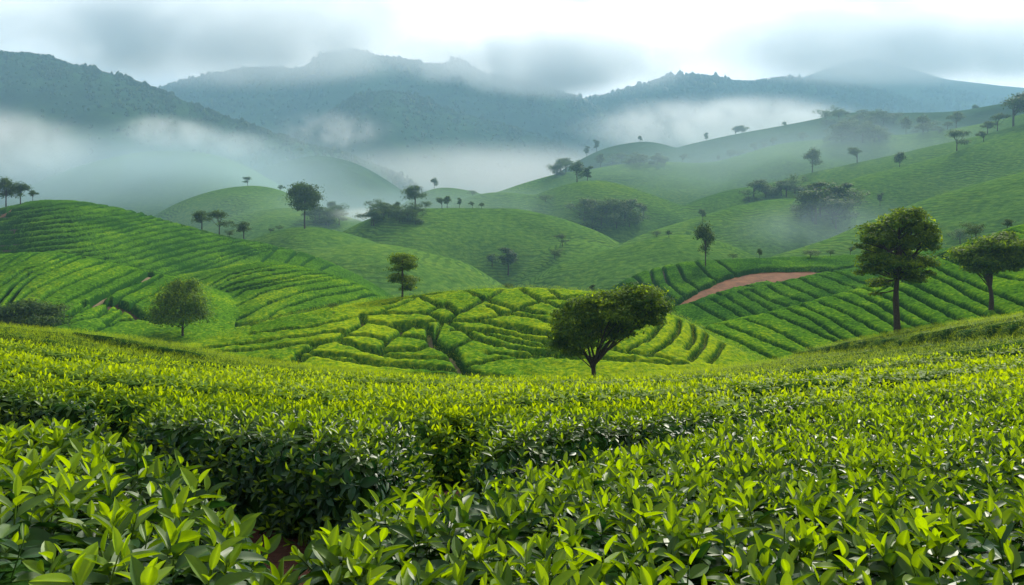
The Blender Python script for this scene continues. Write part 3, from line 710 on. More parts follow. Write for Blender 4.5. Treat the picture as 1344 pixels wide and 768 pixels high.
print('TEA BLOCKS', n_blocks, {c: len(l) for c, l in blocks.items()})

# bare tracks and the red road lie on the soil between the hedges
def ribbon(P, Wd, lift, n=5):
    P = np.asarray(P); q = np.stack([np.interp(np.linspace(0, len(P) - 1, 60), np.arange(len(P)), P[:, k]) for k in (0, 1)], -1)
    ww = np.interp(np.linspace(0, len(P) - 1, 60), np.arange(len(Wd)), Wd)
    t = np.gradient(q, axis=0); t /= np.hypot(*t.T)[:, None] + 1e-9; nrm = np.stack([-t[:, 1], t[:, 0]], -1)
    V = []
    for k in np.linspace(-1, 1, n):
        v = q + nrm * (ww * k * 1.05)[:, None]
        V.append(np.column_stack([v, terrain(v[:, 0], v[:, 1]) - HEDGE_H + lift]))
    V = np.stack(V, 1); return V.reshape(-1, 3), grid_faces(60, n)
for g in WORLD_GAPS:
    if not g['soil']: continue
    v, f = ribbon(g['P'], g['W'] + 0.1, 0.10)
    if g['soil'] == 'red' and g['c'] == 'right_ridge': nm, lab, mat = 'road', 'bare red earth road curving across the right tea ridge', M_REDSOIL
    elif g['soil'] == 'red': nm, lab, mat = 'bare_ground', 'bare red earth at the left end of the long tea hill', M_REDSOIL
    elif g['soil'] == 'brown': nm, lab, mat = 'path', 'brown bare soil patch in the lower left tea hill', M_SAND
    else: nm, lab, mat = 'path', ('sandy footpath winding between tea blocks on the mound' if len(g['P']) > 14 else 'short sandy gap at the left foot of the mound'), M_SAND
    tag(obj(nm, mesh_np(nm, v, f, mat)), lab, 'path', None, 'structure')

def top_hit(px, py, lift=0.0):
    y = np.exp(np.linspace(math.log(0.4), math.log(70), 4000)); x = (px - CX) / F0 * y
    e = field_top(x, y) + lift + (py - HOR) / F0 * y
    k = np.nonzero(e >= 0)[0]
    j = int(k[0]) if len(k) else int(np.argmax(e))
    return x[j], y[j]
def poly_sdf(X, Y, P):
    P = np.asarray(P); d = np.full(X.shape, 1e9); ins = np.zeros(X.shape, bool)
    for a, b in zip(P, np.roll(P, -1, axis=0)):
        e = b - a; t = np.clip(((X - a[0]) * e[0] + (Y - a[1]) * e[1]) / (e @ e + 1e-12), 0, 1)
        d = np.minimum(d, np.hypot(X - a[0] - t * e[0], Y - a[1] - t * e[1]))
        cr = ((a[1] > Y) != (b[1] > Y)) & (X < (b[0] - a[0]) * (Y - a[1]) / (b[1] - a[1] + 1e-12) + a[0]); ins ^= cr
    return np.where(ins, d, -d)

# front edge of the big field behind the foreground trench, as a distance for every photo column
EPX = np.array([-300, -150, 0, 100, 128, 150, 200, 300, 430, 520, 556, 575, 640, 760, 900, 1000, 1060, 1120, 1500])
EY = np.array([7.9, 7.8, 7.5, 7.1, 6.7, 5.6, 5.3, 4.9, 4.25, 3.85, 3.7, 4.15, 4.3, 5.2, 6.5, 7.8, 8.6, 9.0, 9.4])
def row_y(k, px):
    e = np.interp(px, EPX, EY)
    base = 6.2 + 1.5 * k + 0.012 * k * k; w_ = min(1.0, k / 7.0)
    sm = np.interp(px, [-300, 0, 300, 560, 900, 1060, 1500], [7.2, 6.9, 5.3, 4.3, 6.3, 8.4, 9.2])
    e = e if k == 0 else sm
    tilt = np.interp(px, [-300, 0, 500, 800, 1344, 1700], [1.5, 0.6, -0.4, 0.0, 2.6, 4.2])
    return (1 - w_) * (e + 1.45 * k) + w_ * (base + 1.0 + tilt) + 0.18 * np.sin(px * 0.011 + k * 1.9)
NROW = 34
ROWS_LINE = lambda px: np.stack([row_y(k, px) for k in range(NROW)])

fpx = np.concatenate([np.arange(-220, 1560, 2.2)])
fD = np.exp(np.arange(math.log(3.0), math.log(60), 0.0055))
PX, DD = np.meshgrid(fpx, fD); FXg = (PX - CX) / F0 * DD; FYg = DD
rl = ROWS_LINE(fpx)                                           # (NROW, ncol)
rowid = (FYg[None] >= rl[:, None, :]).sum(0) - 1
dist = np.full(FXg.shape, 1e9)
for k in range(NROW):
    dy = np.abs(FYg - rl[k][None, :])
    g = np.abs(np.gradient(rl[k], fpx))[None, :] * F0 / FYg    # slope dy/dx of the line
    hw = 0.16 if k in (0,) else (0.05 + 0.10 * (0.5 + 0.5 * fbm(FXg * 0.22 + k * 9, FXg * 0 + k, 3, 2)))
    if k in (5, 10, 14): hw = hw + 0.22
    dist = np.minimum(dist, dy / np.sqrt(1 + np.minimum(g, 3) ** 2) - hw)
# breaks inside the first row: three separate hedges stand at the trench
brk = np.array([top_hit(122, 560), top_hit(150, 532), top_hit(175, 518)]); brk2 = np.array([top_hit(562, 640), top_hit(556, 600), top_hit(585, 570), top_hit(600, 552)])
first = rowid == 0
for pl, hw in (([(930, 481), (1000, 470), (1100, 457), (1200, 447), (1344, 434), (1450, 426)], 0.9), ([(118, 441), (150, 450), (190, 460), (240, 467)], 0.7), ([(1060, 492), (1160, 477), (1260, 468), (1344, 462)], 0.3), ([(20, 470), (120, 476), (240, 486)], 0.3)):
    P = np.array([top_hit(*p) for p in resample(pl, 20)]); dist = np.minimum(dist, seg_dist(FXg, FYg, P, np.full(len(P) - 1, hw) * (0.6 + 0.8 * vnoise(np.arange(len(P) - 1) * 0.4, np.zeros(len(P) - 1), 8))))
for P, hw in ((brk, 0.22), (brk2, 0.24)):
    dd = seg_dist(FXg, FYg, P, [hw] * len(P)); dist = np.where(first, np.minimum(dist, dd), dist)
crest = np.interp(fpx, PXS, F_CREST)[None, :] + 3.0
valid = (rowid >= 0) & (FYg < crest)
ed = np.where(rowid == 0, 0.22, 0.40)
Pf = np.where(valid & (dist > 0), np.sqrt(np.clip(1 - (1 - np.clip(dist / ed, 0, 1)) ** 2, 0, 1)), 0)
hf = hedge_h(FYg)
depth = np.where(dist < 0.8, 1, 1)
T0 = terrain(FXg, FYg)
rowh = np.random.default_rng(4).uniform(-0.10, 0.16, NROW + 1); rowh[0] = 0; rowh[1] = 0.02
hf = hf + rowh[np.clip(rowid, 0, NROW)] * np.clip((FYg - 7) / 4, 0, 1) + 0.10 * fbm(FXg * 0.13, FYg * 0.30, 55, 2) * np.clip((FYg - 8) / 8, 0, 1)
for pl, up_, pa, pb in (([(900, 484), (1000, 470), (1100, 457), (1200, 447), (1344, 434), (1480, 424)], 0.32, (880, 960), None), ([(90, 436), (118, 441), (150, 450), (190, 460), (250, 468)], 0.14, None, (250, 300))):
    P = np.array([top_hit(*p) for p in resample(pl, 20)]); pp = CX + F0 * P[:, 0] / P[:, 1]
    ly = np.interp(fpx, pp, P[:, 1])[None, :]; fade = sstep(pa[0], pa[1], PX) if pa else 1 - sstep(pb[0], pb[1], PX)
    hf = hf + up_ * fade * sstep(-0.1, 0.25, FYg - ly)
CZf = T0 - hedge_h(FYg) + hf * Pf - 0.07 - np.interp(FYg, [10, 40], [0, 0.22]) * Pf + 0.05 * fbm(FXg * 1.1, FYg * 1.1, 12, 2) * Pf - 0.05 * (Pf <= 0)
fV = np.stack([FXg, FYg, CZf], -1).reshape(-1, 3); fF = grid_faces(*FXg.shape)
colpart = np.where(rowid == 0, np.where(PX < 140, 0, np.where(PX < 566, 1, 2)), 0)
cell = np.where(Pf > 0.02, rowid * 4 + colpart, -1)
cf = cell.ravel()[fF]; bestc = np.take_along_axis(cf, Pf.ravel()[fF].argmax(1)[:, None], 1)[:, 0]

def hedge_object(V, F, seed, label, near, group=None, boost=0.0, up=0.6):
    """core of inner foliage with shoots all over it, one mesh"""
    cen = V[F].mean(1); y = cen[:, 1]; px = CX + F0 * cen[:, 0] / y
    a, b, c, d = (V[F[:, k]] for k in range(4)); n = np.cross(c - a, d - b); nz = n[:, 2] / (np.linalg.norm(n, axis=1) + 1e-12)
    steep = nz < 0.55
    if near:
        dens = np.interp(y, [1.5, 4, 6, 9], [180, 175, 155, 110]) * np.where(steep, 1.15, 1.0)
    else:
        dens = np.interp(y, [5, 9, 16, 30, 50], [150, 95, 50, 36, 34]) * np.where(steep, np.interp(y, [6, 10, 30], [1.5, 2, 5]), 1.0)
    dens = np.where((px < -120) | (px > 1464), dens * 0.25, dens)
    p, nn, idx = sample_faces(V, F, dens, seed)
    yy = p[:, 1]; st = steep[idx]
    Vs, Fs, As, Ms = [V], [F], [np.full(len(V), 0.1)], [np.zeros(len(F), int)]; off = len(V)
    kinds = [('near', yy < 3.6), ('mid', (yy >= 3.6) & (yy < 9)), ('far', (yy >= 9) & (yy < 20)), ('tiny', yy >= 20)]
    for kd, m in kinds:
        for side in (False, True):
            s = m & (st == side)
            if not s.any(): continue
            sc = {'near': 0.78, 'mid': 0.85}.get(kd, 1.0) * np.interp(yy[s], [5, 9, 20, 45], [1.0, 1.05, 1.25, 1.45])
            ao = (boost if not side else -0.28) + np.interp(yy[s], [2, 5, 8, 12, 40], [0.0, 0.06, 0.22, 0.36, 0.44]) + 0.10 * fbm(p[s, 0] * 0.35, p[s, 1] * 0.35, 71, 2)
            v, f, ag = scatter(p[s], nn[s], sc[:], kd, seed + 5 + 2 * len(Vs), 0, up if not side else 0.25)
            # per-shoot age
            per = len(v) / max(1, s.sum())
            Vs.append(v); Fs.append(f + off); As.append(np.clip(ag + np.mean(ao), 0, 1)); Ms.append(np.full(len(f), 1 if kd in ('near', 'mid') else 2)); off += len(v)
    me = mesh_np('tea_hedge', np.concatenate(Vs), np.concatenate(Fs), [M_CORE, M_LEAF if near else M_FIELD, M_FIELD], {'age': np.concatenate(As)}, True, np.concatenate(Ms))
    o = obj('tea_hedge', me); tag(o, label, 'tea hedge', group); return o

nleafobj = 0
for r_ in range(NROW):
    for cpt in ((0, 1, 2) if r_ == 0 else (0,)):
        s = bestc == r_ * 4 + cpt
        if s.sum() < 50: continue
        uu, iv = np.unique(fF[s], return_inverse=True)
        if r_ == 0:
            lab = ['tea hedge at the left edge beyond the dark trench', 'tea hedge with a tall dark leafy face behind the lower left bush', 'rounded tea hedge starting at the middle of the dark trench'][cpt]; g = None
        else:
            lab = 'bright yellow-green tea row, {} behind the dark trench in the front field'.format(ORD[r_ - 1]); g = 'tea rows of the front field'
        hedge_object(fV[uu], iv.reshape(-1, 4), 1000 + r_ * 10 + cpt, lab, r_ == 0, g); nleafobj += 1

# the two hedges right in front of the camera
def near_hedge(poly, lift, label, seed, edge, dx, ylo, yhi):
    P = np.array(poly); x0, x1 = P[:, 0].min(), P[:, 0].max(); y0, y1 = P[:, 1].min(), P[:, 1].max()
    gx, gy = np.meshgrid(np.arange(x0 - .1, x1 + .1, dx), np.arange(y0 - .1, y1 + .1, dx))
    sd = poly_sdf(gx, gy, P) + 0.05 * fbm(gx * 2.5, gy * 2.5, seed, 2)
    pr = np.where(sd > 0, np.sqrt(np.clip(1 - (1 - np.clip(sd / edge, 0, 1)) ** 2, 0, 1)), 0)
    top = field_top(gx, gy) + lift + 0.05 * fbm(gx * 1.6, gy * 1.6, seed + 1, 2) - 0.11
    base = field_top(gx, gy) - hedge_h(gy) - 0.05
    z = base + (top - base) * pr
    V = np.stack([gx, gy, z], -1).reshape(-1, 3); F = grid_faces(*gx.shape)
    k = pr.ravel()[F].max(1) > 0.02; px = CX + F0 * V[F][:, :, 0].mean(1) / np.maximum(V[F][:, :, 1].mean(1), .2)
    k &= (px > -420) & (px < 1780)
    uu, iv = np.unique(F[k], return_inverse=True)
    return hedge_object(V[uu], iv.reshape(-1, 4), seed, label, True)
polyB = [top_hit(*p) for p in [(120, 860), (200, 790), (312, 730), (400, 684), (490, 656), (560, 640), (640, 628), (760, 598), (900, 566), (1050, 540), (1150, 518), (1250, 501), (1344, 488), (1520, 468)]]
polyB += [top_hit(1700, 700), top_hit(1500, 1000), top_hit(250, 1000)]
near_hedge(polyB, 0.0, 'large leafy tea hedge filling the lower right of the foreground', 5001, 0.15, 0.035, 0, 0)
polyA = [top_hit(p[0], p[1], 0.11) for p in [(-260, 532), (-100, 538), (0, 548), (60, 558), (140, 574), (220, 592), (290, 614), (338, 642), (356, 690), (348, 722), (300, 742), (200, 748), (80, 738), (-60, 716), (-260, 690)]]
near_hedge(polyA, 0.11, 'rounded tea bush with glossy shoots in the lower left corner', 5002, 0.15, 0.03, 0, 0)
# a few grass blades on the red soil of the trench
def grass_tuft(px, py, label):
    x, y = top_hit(px, py, -0.52); r = np.random.default_rng(int(px)); V, F = [], []
    z = float(terrain(np.array([x]), np.array([y]))[0] - hedge_h(y))
    for k in range(16):
        a = r.uniform(0, 6.28); h = r.uniform(0.06, 0.14); b = np.array([math.cos(a), math.sin(a)]) * r.uniform(0.02, 0.07); o_ = r.normal(0, 0.02, 2); t = np.array([-b[1], b[0]]) / (np.hypot(*b) + 1e-6) * 0.003
        n0 = len(V)
        for q in (0, 0.5, 1):
            c = o_ + b * q * q; V += [(*(c - t * (1 - q * .9)), h * q), (*(c + t * (1 - q * .9)), h * q)]
        F += [(n0, n0 + 1, n0 + 3, n0 + 2), (n0 + 2, n0 + 3, n0 + 5, n0 + 4)]
    me = mesh_np('grass_tuft', np.array(V), np.array(F), M_LEAF, {'age': np.full(len(V), 0.55)})
    tag(obj('grass_tuft', me, None, (x, y, z)), label, 'grass tuft')
grass_tuft(414, 700, 'thin green grass tuft on the red soil between the foreground hedges')
grass_tuft(398, 712, 'small low grass tuft in the soil of the trench')

# ------------------------------------------------------------------ trees
def tube(path, rad, n=7, closed_tip=False):
    path = np.asarray(path, float); rad = np.asarray(rad, float)
    t = np.gradient(path, axis=0); t /= np.linalg.norm(t, axis=1)[:, None] + 1e-9
    ref = np.where(np.abs(t[:, 2:3]) > 0.9, np.array([[1.0, 0, 0]]), np.array([[0, 0, 1.0]]))
    u = np.cross(t, ref); u /= np.linalg.norm(u, axis=1)[:, None] + 1e-9; v = np.cross(t, u)
    a = np.linspace(0, 2 * np.pi, n, endpoint=False)
    V = path[:, None, :] + rad[:, None, None] * (np.cos(a)[None, :, None] * u[:, None, :] + np.sin(a)[None, :, None] * v[:, None, :])
    m = len(path); i = np.arange(m * n).reshape(m, n); j = np.roll(i, -1, axis=1)
    F = np.stack([i[:-1], j[:-1], j[1:], i[1:]], -1).reshape(-1, 4)
    return V.reshape(-1, 3), F
def bez(a, b, c, n):
    t = np.linspace(0, 1, n)[:, None]; return a * (1 - t) ** 2 + 2 * b * t * (1 - t) + c * t ** 2

def tree_meshes(seed, lobes, fork, r0, nleaf, leaf, trunk_pts=None, bough=True, clump=26, spread=0.30, sub=1.0, twigs=4):
    """lobes: (x, y, z, rx, ry, rz) ellipsoids of foliage in metres from the tree's foot; fork: height where the boughs leave"""
    r = np.random.default_rng(seed); TVs, TFs, off = [], [], 0
    lob = np.array(lobes, float)
    top = lob[:, 2].max()
    trunk = np.array(trunk_pts if trunk_pts is not None else [(0, 0, -0.6), (r.normal(0, .02) * fork, 0, fork * 0.4), (r.normal(0, .03) * fork, r.normal(0, .02) * fork, fork)], float)
    tt = resample3(trunk, 10); rr = np.linspace(r0, r0 * 0.62, 10); rr[0] *= 1.35; rr[1] *= 1.1
    rr = rr * (1 + 0.06 * r.normal(0, 1, 10))
    v, f = tube(tt, rr, 9); TVs.append(v); TFs.append(f); off += len(v)
    for L_ in lob:
        c = L_[:3]; rad = L_[3:]
        s = tt[r.integers(6, 10)] if c[2] > fork * 0.9 else tt[r.integers(4, 8)]
        mid = (s + c) / 2 + np.array([r.normal(0, .08), r.normal(0, .08), -0.10]) * np.linalg.norm(c - s) + np.array([0, 0, 0.06 * np.linalg.norm(c - s)])
        pth = bez(s, mid, c, 7); k = r0 * 0.42 * np.clip(np.mean(rad) / (np.mean(lob[:, 3:]) + 1e-6), 0.6, 1.3)
        v, f = tube(pth, np.linspace(k, k * 0.30, 7), 6); TVs.append(v); TFs.append(f + off); off += len(v)
        for q in range(twigs):
            d = r.normal(0, 1, 3); d[2] = abs(d[2]) * 0.6 - 0.1; d /= np.linalg.norm(d)
            s2 = pth[r.integers(3, 7)]; e = c + d * rad * 0.8
            v, f = tube(bez(s2, (s2 + e) / 2 + r.normal(0, .08, 3) * rad, e, 4), np.linspace(k * 0.35, k * 0.10, 4), 4); TVs.append(v); TFs.append(f + off); off += len(v)
    TV_, TF_ = np.concatenate(TVs), np.concatenate(TFs)
    # crown: leaves gathered in sprays, sprays spread through each lobe
    vol = lob[:, 3] * lob[:, 4] * lob[:, 5]; share = vol ** 0.8 / (vol ** 0.8).sum(); P, Nn, Ag = [], [], []
    for L_, sh in zip(lob, share):
        c, rad = L_[:3], L_[3:]; ns = max(5, int(clump * sub)); nl = int(nleaf * sh)
        d = r.normal(0, 1, (ns, 3)); d /= np.linalg.norm(d, axis=1)[:, None]; d[:, 2] = np.where(d[:, 2] < -0.55, -d[:, 2] * 0.5, d[:, 2])
        q = d * (r.uniform(0.35, 1.0, (ns, 1)) ** 0.6)
        which = r.integers(0, ns, nl)
        o_ = r.normal(0, 1, (nl, 3)) * np.array([1, 1, 0.7]) * spread * r.uniform(0.6, 1.2, (ns, 1))[which]
        p = c + (q[which] + o_) * rad; P.append(p)
        nn = (q[which] + o_) * 0.5 + r.normal(0, 0.45, (nl, 3)) + np.array([0, 0, 0.55]); Nn.append(nn)
        tone = r.normal(0.50, 0.18, ns)
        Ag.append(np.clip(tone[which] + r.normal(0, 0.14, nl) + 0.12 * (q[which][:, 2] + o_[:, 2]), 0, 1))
    P, Nn, Ag = np.concatenate(P), np.concatenate(Nn), np.concatenate(Ag); n = len(P)
    Nn /= np.linalg.norm(Nn, axis=1)[:, None] + 1e-9
    a = r.normal(0, 1, (n, 3)); x = np.cross(a, Nn); x /= np.linalg.norm(x, axis=1)[:, None] + 1e-9; y = np.cross(Nn, x)
    s = (leaf * r.uniform(0.6, 1.35, n))[:, None]
    V = np.stack([P - y * s, P + x * s * 0.42 - Nn * s * 0.1, P + y * s, P - x * s * 0.42 - Nn * s * 0.1], 1).reshape(-1, 3)
    F = np.arange(4 * n).reshape(n, 4)
    return (TV_, TF_), (V, F, np.repeat(Ag, 4))
def resample3(p, n):
    s = np.r_[0, np.cumsum(np.linalg.norm(np.diff(p, axis=0), axis=1))]; t = np.linspace(0, s[-1], n)
    out_ = np.stack([np.interp(t, s, p[:, k]) for k in range(3)], -1)
    sm = out_.copy(); sm[1:-1] = (out_[:-2] + 2 * out_[1:-1] + out_[2:]) / 4; return sm
def add_tree(name, loc, tm, mat, label, group=None, cat='tree'):
    (tv, tf), (cv, cf_, ca) = tm
    e = obj(name, None, None, loc); tag(e, label, cat, group)
    obj('trunk' if cat == 'tree' else 'stem', mesh_np('trunk', tv, tf, M_BARK), e)
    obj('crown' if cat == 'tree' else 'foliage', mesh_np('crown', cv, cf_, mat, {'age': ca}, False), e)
    return e
def foot(px, py, D=None, sink=0.0):
    if D is None: x, y, z = ground_hit(px, py)
    else:
        x, y = (px - CX) / F0 * D, D; z = float(terrain(np.array([x]), np.array([y]))[0])
    return x, y, z
def on_tea(px, py, D):
    """a foot standing in the tea at distance D so that the trunk shows from row py upward"""
    x = (px - CX) / F0 * D; z = float(terrain(np.array([x]), np.array([float(D)]))[0])
    return x, D, z
def px_lobes(px, py, D, lobs, depth=0.8, seed=0):
    """lobes measured on the photo (centre px, py, half width, half height) turned into metres from the foot"""
    r = np.random.default_rng(seed); k = D / F0
    return [((a - px) * k, r.uniform(-0.5, 0.5) * w_ * k * depth * 2, (py - b) * k, w_ * k, w_ * k * r.uniform(0.75, 1.0), h * k) for a, b, w_, h in lobs]

# the spreading tree in the middle
D = 38.0; f = on_tea(779, 505, D)
lobs = [(735, 462, 15, 14), (752, 470, 14, 8), (748, 444, 26, 18), (738, 428, 16, 13), (765, 428, 30, 18), (768, 410, 24, 12), (790, 405, 24, 13), (760, 455, 22, 12), (798, 425, 32, 20), (808, 402, 20, 14), (800, 446, 24, 12), (826, 412, 28, 18), (824, 434, 26, 16), (836, 394, 24, 13), (852, 406, 24, 18), (862, 416, 15, 14), (848, 430, 20, 10), (818, 450, 16, 8)]
dz = f[2] - (-(505 - HOR) / F0 * D)
add_tree('tree', f, tree_meshes(11, px_lobes(779, 505, D, lobs, 0.8, 1), 0.95, 0.14, 38000, 0.085,
         [(0, 0, -0.7), (0.02, 0, 0.3), (-0.05, 0, 0.65), (0.04, 0, 0.95)], clump=44, spread=0.26, twigs=6), M_CROWN,
         'spreading dark green tree with a forked trunk in the tea field before the mound')
D = 54.0; f = on_tea(1178, 432, D)
lobs = [(1230, 298, 5, 4), (1128, 318, 8, 5), (1128, 352, 7, 5), (1136, 330, 9, 5), (1218, 352, 9, 4), (1150, 380, 8, 4), (1180, 285, 26, 15), (1200, 290, 22, 18), (1165, 300, 26, 16), (1205, 312, 24, 18), (1150, 312, 22, 14), (1182, 322, 30, 18), (1148, 335, 22, 13), (1205, 340, 24, 12), (1170, 342, 28, 12), (1140, 348, 14, 9), (1220, 300, 11, 12), (1188, 358, 26, 10), (1192, 274, 20, 9), (1158, 366, 16, 7), (1205, 360, 12, 6)]
add_tree('tree', f, tree_meshes(12, px_lobes(1178, 432, D, lobs, 0.8, 2), 3.6, 0.22, 27000, 0.115,
         [(0, 0, -0.7), (-0.05, 0, 1.2), (-0.15, 0.05, 2.6), (0.02, 0, 4.0), (0.05, 0, 6.0)], clump=26, spread=0.24, twigs=8), M_CROWN,
         'tall tree with an open irregular crown and long bare trunk right of centre')
D = 92.0; f = on_tea(1300, 408, D); f = (f[0], f[1], -(408 - HOR) / F0 * D - 0.2)
lobs = [(1300, 322, 26, 11), (1280, 335, 20, 12), (1322, 330, 22, 12), (1300, 340, 30, 13), (1275, 345, 14, 8), (1330, 345, 18, 9), (1310, 352, 20, 8), (1290, 356, 16, 7), (1318, 312, 12, 7)]
def tea_foot(px, py, dmin=46):
    x, y, z = ground_hit(px, py, dmin); return (x, y, z)
f = tea_foot(1300, 408, 62)
add_tree('tree', f, tree_meshes(13, px_lobes(1300, 408, f[1], lobs, 0.8, 3), 3.0, 0.20, 20000, 0.16, clump=26, spread=0.32, twigs=6), M_CROWN,
         'broad crowned tree on the slanting tea rows at the far right')
f = on_tea(528, 391, 74.3)
lobs = [(528, 340, 15, 7), (520, 346, 11, 6), (537, 348, 10, 7), (528, 354, 15, 6), (519, 366, 10, 6), (530, 369, 16, 6), (538, 374, 9, 5), (514, 371, 6, 4), (535, 381, 9, 4)]
add_tree('tree', f, tree_meshes(14, px_lobes(528, 391, f[1], lobs, 0.9, 4), 1.6, 0.11, 9000, 0.10, [(0, 0, -0.5), (0.03, 0, 0.9), (0, 0, 2.0), (0.02, 0, 3.4)], clump=18, spread=0.34), M_CROWN,
         'slim tree with a two-tiered crown alone on the crest of the bright mound')
f = tea_foot(240, 441, 58)
lobs = [(238, 385, 24, 14), (222, 395, 18, 14), (255, 395, 18, 14), (238, 402, 30, 16), (215, 412, 14, 10), (262, 412, 12, 11), (240, 418, 28, 11), (228, 375, 12, 8), (252, 373, 10, 8)]
add_tree('tree', f, tree_meshes(15, px_lobes(240, 441, f[1], lobs, 0.9, 5), 0.9, 0.15, 14000, 0.13, clump=30, spread=0.36), M_CROWN,
         'rounded bushy low tree standing in the dip at the left behind the front field')
f = ground_hit(400, 300, 200)
lobs = [(400, 249, 15, 8), (390, 255, 10, 8), (410, 256, 10, 8), (400, 262, 19, 9), (389, 268, 8, 5), (412, 268, 8, 6), (401, 273, 12, 5)]
add_tree('tree', f, tree_meshes(16, px_lobes(400, 300, f[1], lobs, 0.9, 6), 5.0, 0.26, 9000, 0.34, [(0, 0, -0.8), (-0.1, 0, 3), (0.1, 0, 7), (0.1, 0, 10)], clump=22, spread=0.34), M_CROWN_DARK,
         'tall tree with a flat-topped umbrella crown and bare trunk alone on a misty green hilltop')

# generic trees used for the ones farther off: unit height 1
def unit_tree(seed, shape, nleaf, leaf):
    r = np.random.default_rng(seed); lb = []
    if shape == 'round':
        for k in range(8): lb.append((r.normal(0, .14), r.normal(0, .14), r.uniform(.42, .82), r.uniform(.14, .22), r.uniform(.14, .22), r.uniform(.11, .17)))
        fk, r0 = .30, .028
    elif shape == 'umbrella':
        for k in range(9):
            a = k * 2.4 + r.uniform(-.4, .4); q = .20 * math.sqrt((k + r.uniform(0, .8)) / 9); lb.append((q * math.cos(a), q * math.sin(a), .80 - .22 * (q / .2) ** 2 - .18 * (k % 3 == 2) + r.normal(0, .03), r.uniform(.12, .18), r.uniform(.12, .18), r.uniform(.13, .18)))
        fk, r0 = .42, .020
    elif shape == 'slim':
        for k in range(8): lb.append((r.normal(0, .06), r.normal(0, .06), .40 + .07 * k, r.uniform(.08, .13), r.uniform(.08, .13), r.uniform(.06, .09)))
        fk, r0 = .38, .020
    elif shape == 'low':
        for k in range(9): lb.append((r.normal(0, .30), r.normal(0, .22), r.uniform(.32, .72), r.uniform(.20, .32), r.uniform(.20, .32), r.uniform(.16, .26)))
        fk, r0 = .2, .03
    elif shape == 'bushy':
        for k in range(11): lb.append((r.normal(0, .20), r.normal(0, .20), r.uniform(.14, .80), r.uniform(.16, .24), r.uniform(.16, .24), r.uniform(.13, .2)))
        fk, r0 = .15, .022
    return tree_meshes(seed, lb, fk, r0, nleaf, leaf, [(0, 0, -0.08), (r.normal(0, .02), 0, fk * .5), (0, 0, fk), (0, 0, fk + .2)], clump=18, spread=0.36, twigs=2)
UNIT = {}
def unit(kind, k):
    if (kind, k) not in UNIT:
        tm = unit_tree(600 + 10 * len(UNIT), kind, 2600, 0.028)
        (tv, tf), (cv, cf_, ca) = tm
        UNIT[(kind, k)] = (mesh_np('trunk', tv, tf, M_BARK), mesh_np('crown', cv, cf_, M_CROWN_DARK, {'age': ca}, False), float(cv[:, 2].max()))
    return UNIT[(kind, k)]
tree_no = 0
def far_tree(px, py, hpx, kind, label, group=None, D=None, dmin=46, cat='tree', wide=1.0):
    global tree_no
    tree_no += 1
    x, y, z = ground_hit(px, py, dmin) if D is None else foot(px, py, D)
    h = hpx / F0 * y
    tm_, cm, top = unit(kind, tree_no % 3)
    e = obj('tree' if cat == 'tree' else 'shrub', None, None, (x, y, z - 0.02 * h))
    s = h / top; wide *= 1.0 + 0.15 * min(1, max(0, (y - 200) / 150)); s *= 1.0 + 0.12 * min(1, max(0, (y - 200) / 150)); e.scale = (s * wide, s * wide, s); e.rotation_euler = (0, 0, (tree_no * 2.399) % 6.283); tag(e, label, cat, group)
    obj('trunk' if cat == 'tree' else 'stem', tm_, e); obj('crown' if cat == 'tree' else 'foliage', cm, e)

# left hill
far_tree(8, 273, 42, 'umbrella', 'tallest of the trees on the crest at the left edge, with an umbrella crown', None, 186, wide=1.2)
far_tree(27, 268, 30, 'umbrella', 'second tree at the left edge, spreading beside the tallest one', None, 186, wide=1.3)
far_tree(43, 264, 16, 'round', 'small bush-like tree right of the umbrella trees on the left crest', None, 186)
far_tree(265, 301, 30, 'round', 'left one of three round trees on the shoulder of the long left hill', None, 181)
far_tree(288, 309, 35, 'round', 'middle one of three round trees on the shoulder of the long left hill', None, 177)
far_tree(301, 306, 12, 'low', 'low shrub between the round trees on the left hill shoulder', None, 178, cat='shrub')
far_tree(320, 314, 26, 'round', 'right one of three round trees on the shoulder of the long left hill', None, 176, wide=1.1)
f = tea_foot(40, 428, 60)
lobs = [(15, 412, 22, 13), (42, 406, 24, 13), (66, 413, 17, 12), (28, 420, 30, 10), (55, 421, 26, 9), (2, 418, 14, 10)]
add_tree('shrub', f, tree_meshes(17, px_lobes(40, 428, f[1], lobs, 0.8, 8), 0.25, 0.09, 9000, 0.16, clump=26, spread=0.34, twigs=3), M_CROWN_DARK,
         'large dark blue-green shrub at the left edge below the lower tea hill', None, 'shrub')
far_tree(437, 409, 10, 'low', 'tiny shrub at the left end of the mound', None, 68, cat='shrub')
far_tree(668, 381, 9, 'low', 'small shrub peeking over the crest of the mound', None, 79, cat='shrub', wide=1.4)
far_tree(438, 412, 4, 'low', 'tiny low plant among the tea at the left end of the mound', None, 66, cat='shrub')
# right tea hills
far_tree(926, 384, 62, 'umbrella', 'slender tree with a small crown beside the lower end of the red road', None, 143, wide=0.75)
far_tree(1281, 316, 26, 'low', 'dark shrub on the skyline of the right tea hill', None, 101, cat='shrub')
far_tree(1322, 308, 18, 'round', 'small tree on the skyline at the right edge', None, 107)
far_tree(1064, 346, 12, 'low', 'low shrub at the upper end of the red road', None, 149, cat='shrub', wide=1.6)
far_tree(1116, 335, 12, 'round', 'small grey tree on the ridge right of the red road', None, 152)
far_tree(997, 341, 14, 'umbrella', 'small bare-stemmed tree on the crest of the ridge above the red road', None, 152)
far_tree(962, 342, 9, 'low', 'small shrub left along the crest above the red road', None, 152, cat='shrub')
far_tree(1090, 338, 10, 'low', 'little shrub on the ridge crest past the end of the red road', None, 152, cat='shrub')
far_tree(796, 388, 24, 'round', 'grey-green tree half hidden behind the right shoulder of the mound', None, 120)
far_tree(778, 384, 22, 'slim', 'faint slim tree behind the mound left of the grey-green one', None, 150)
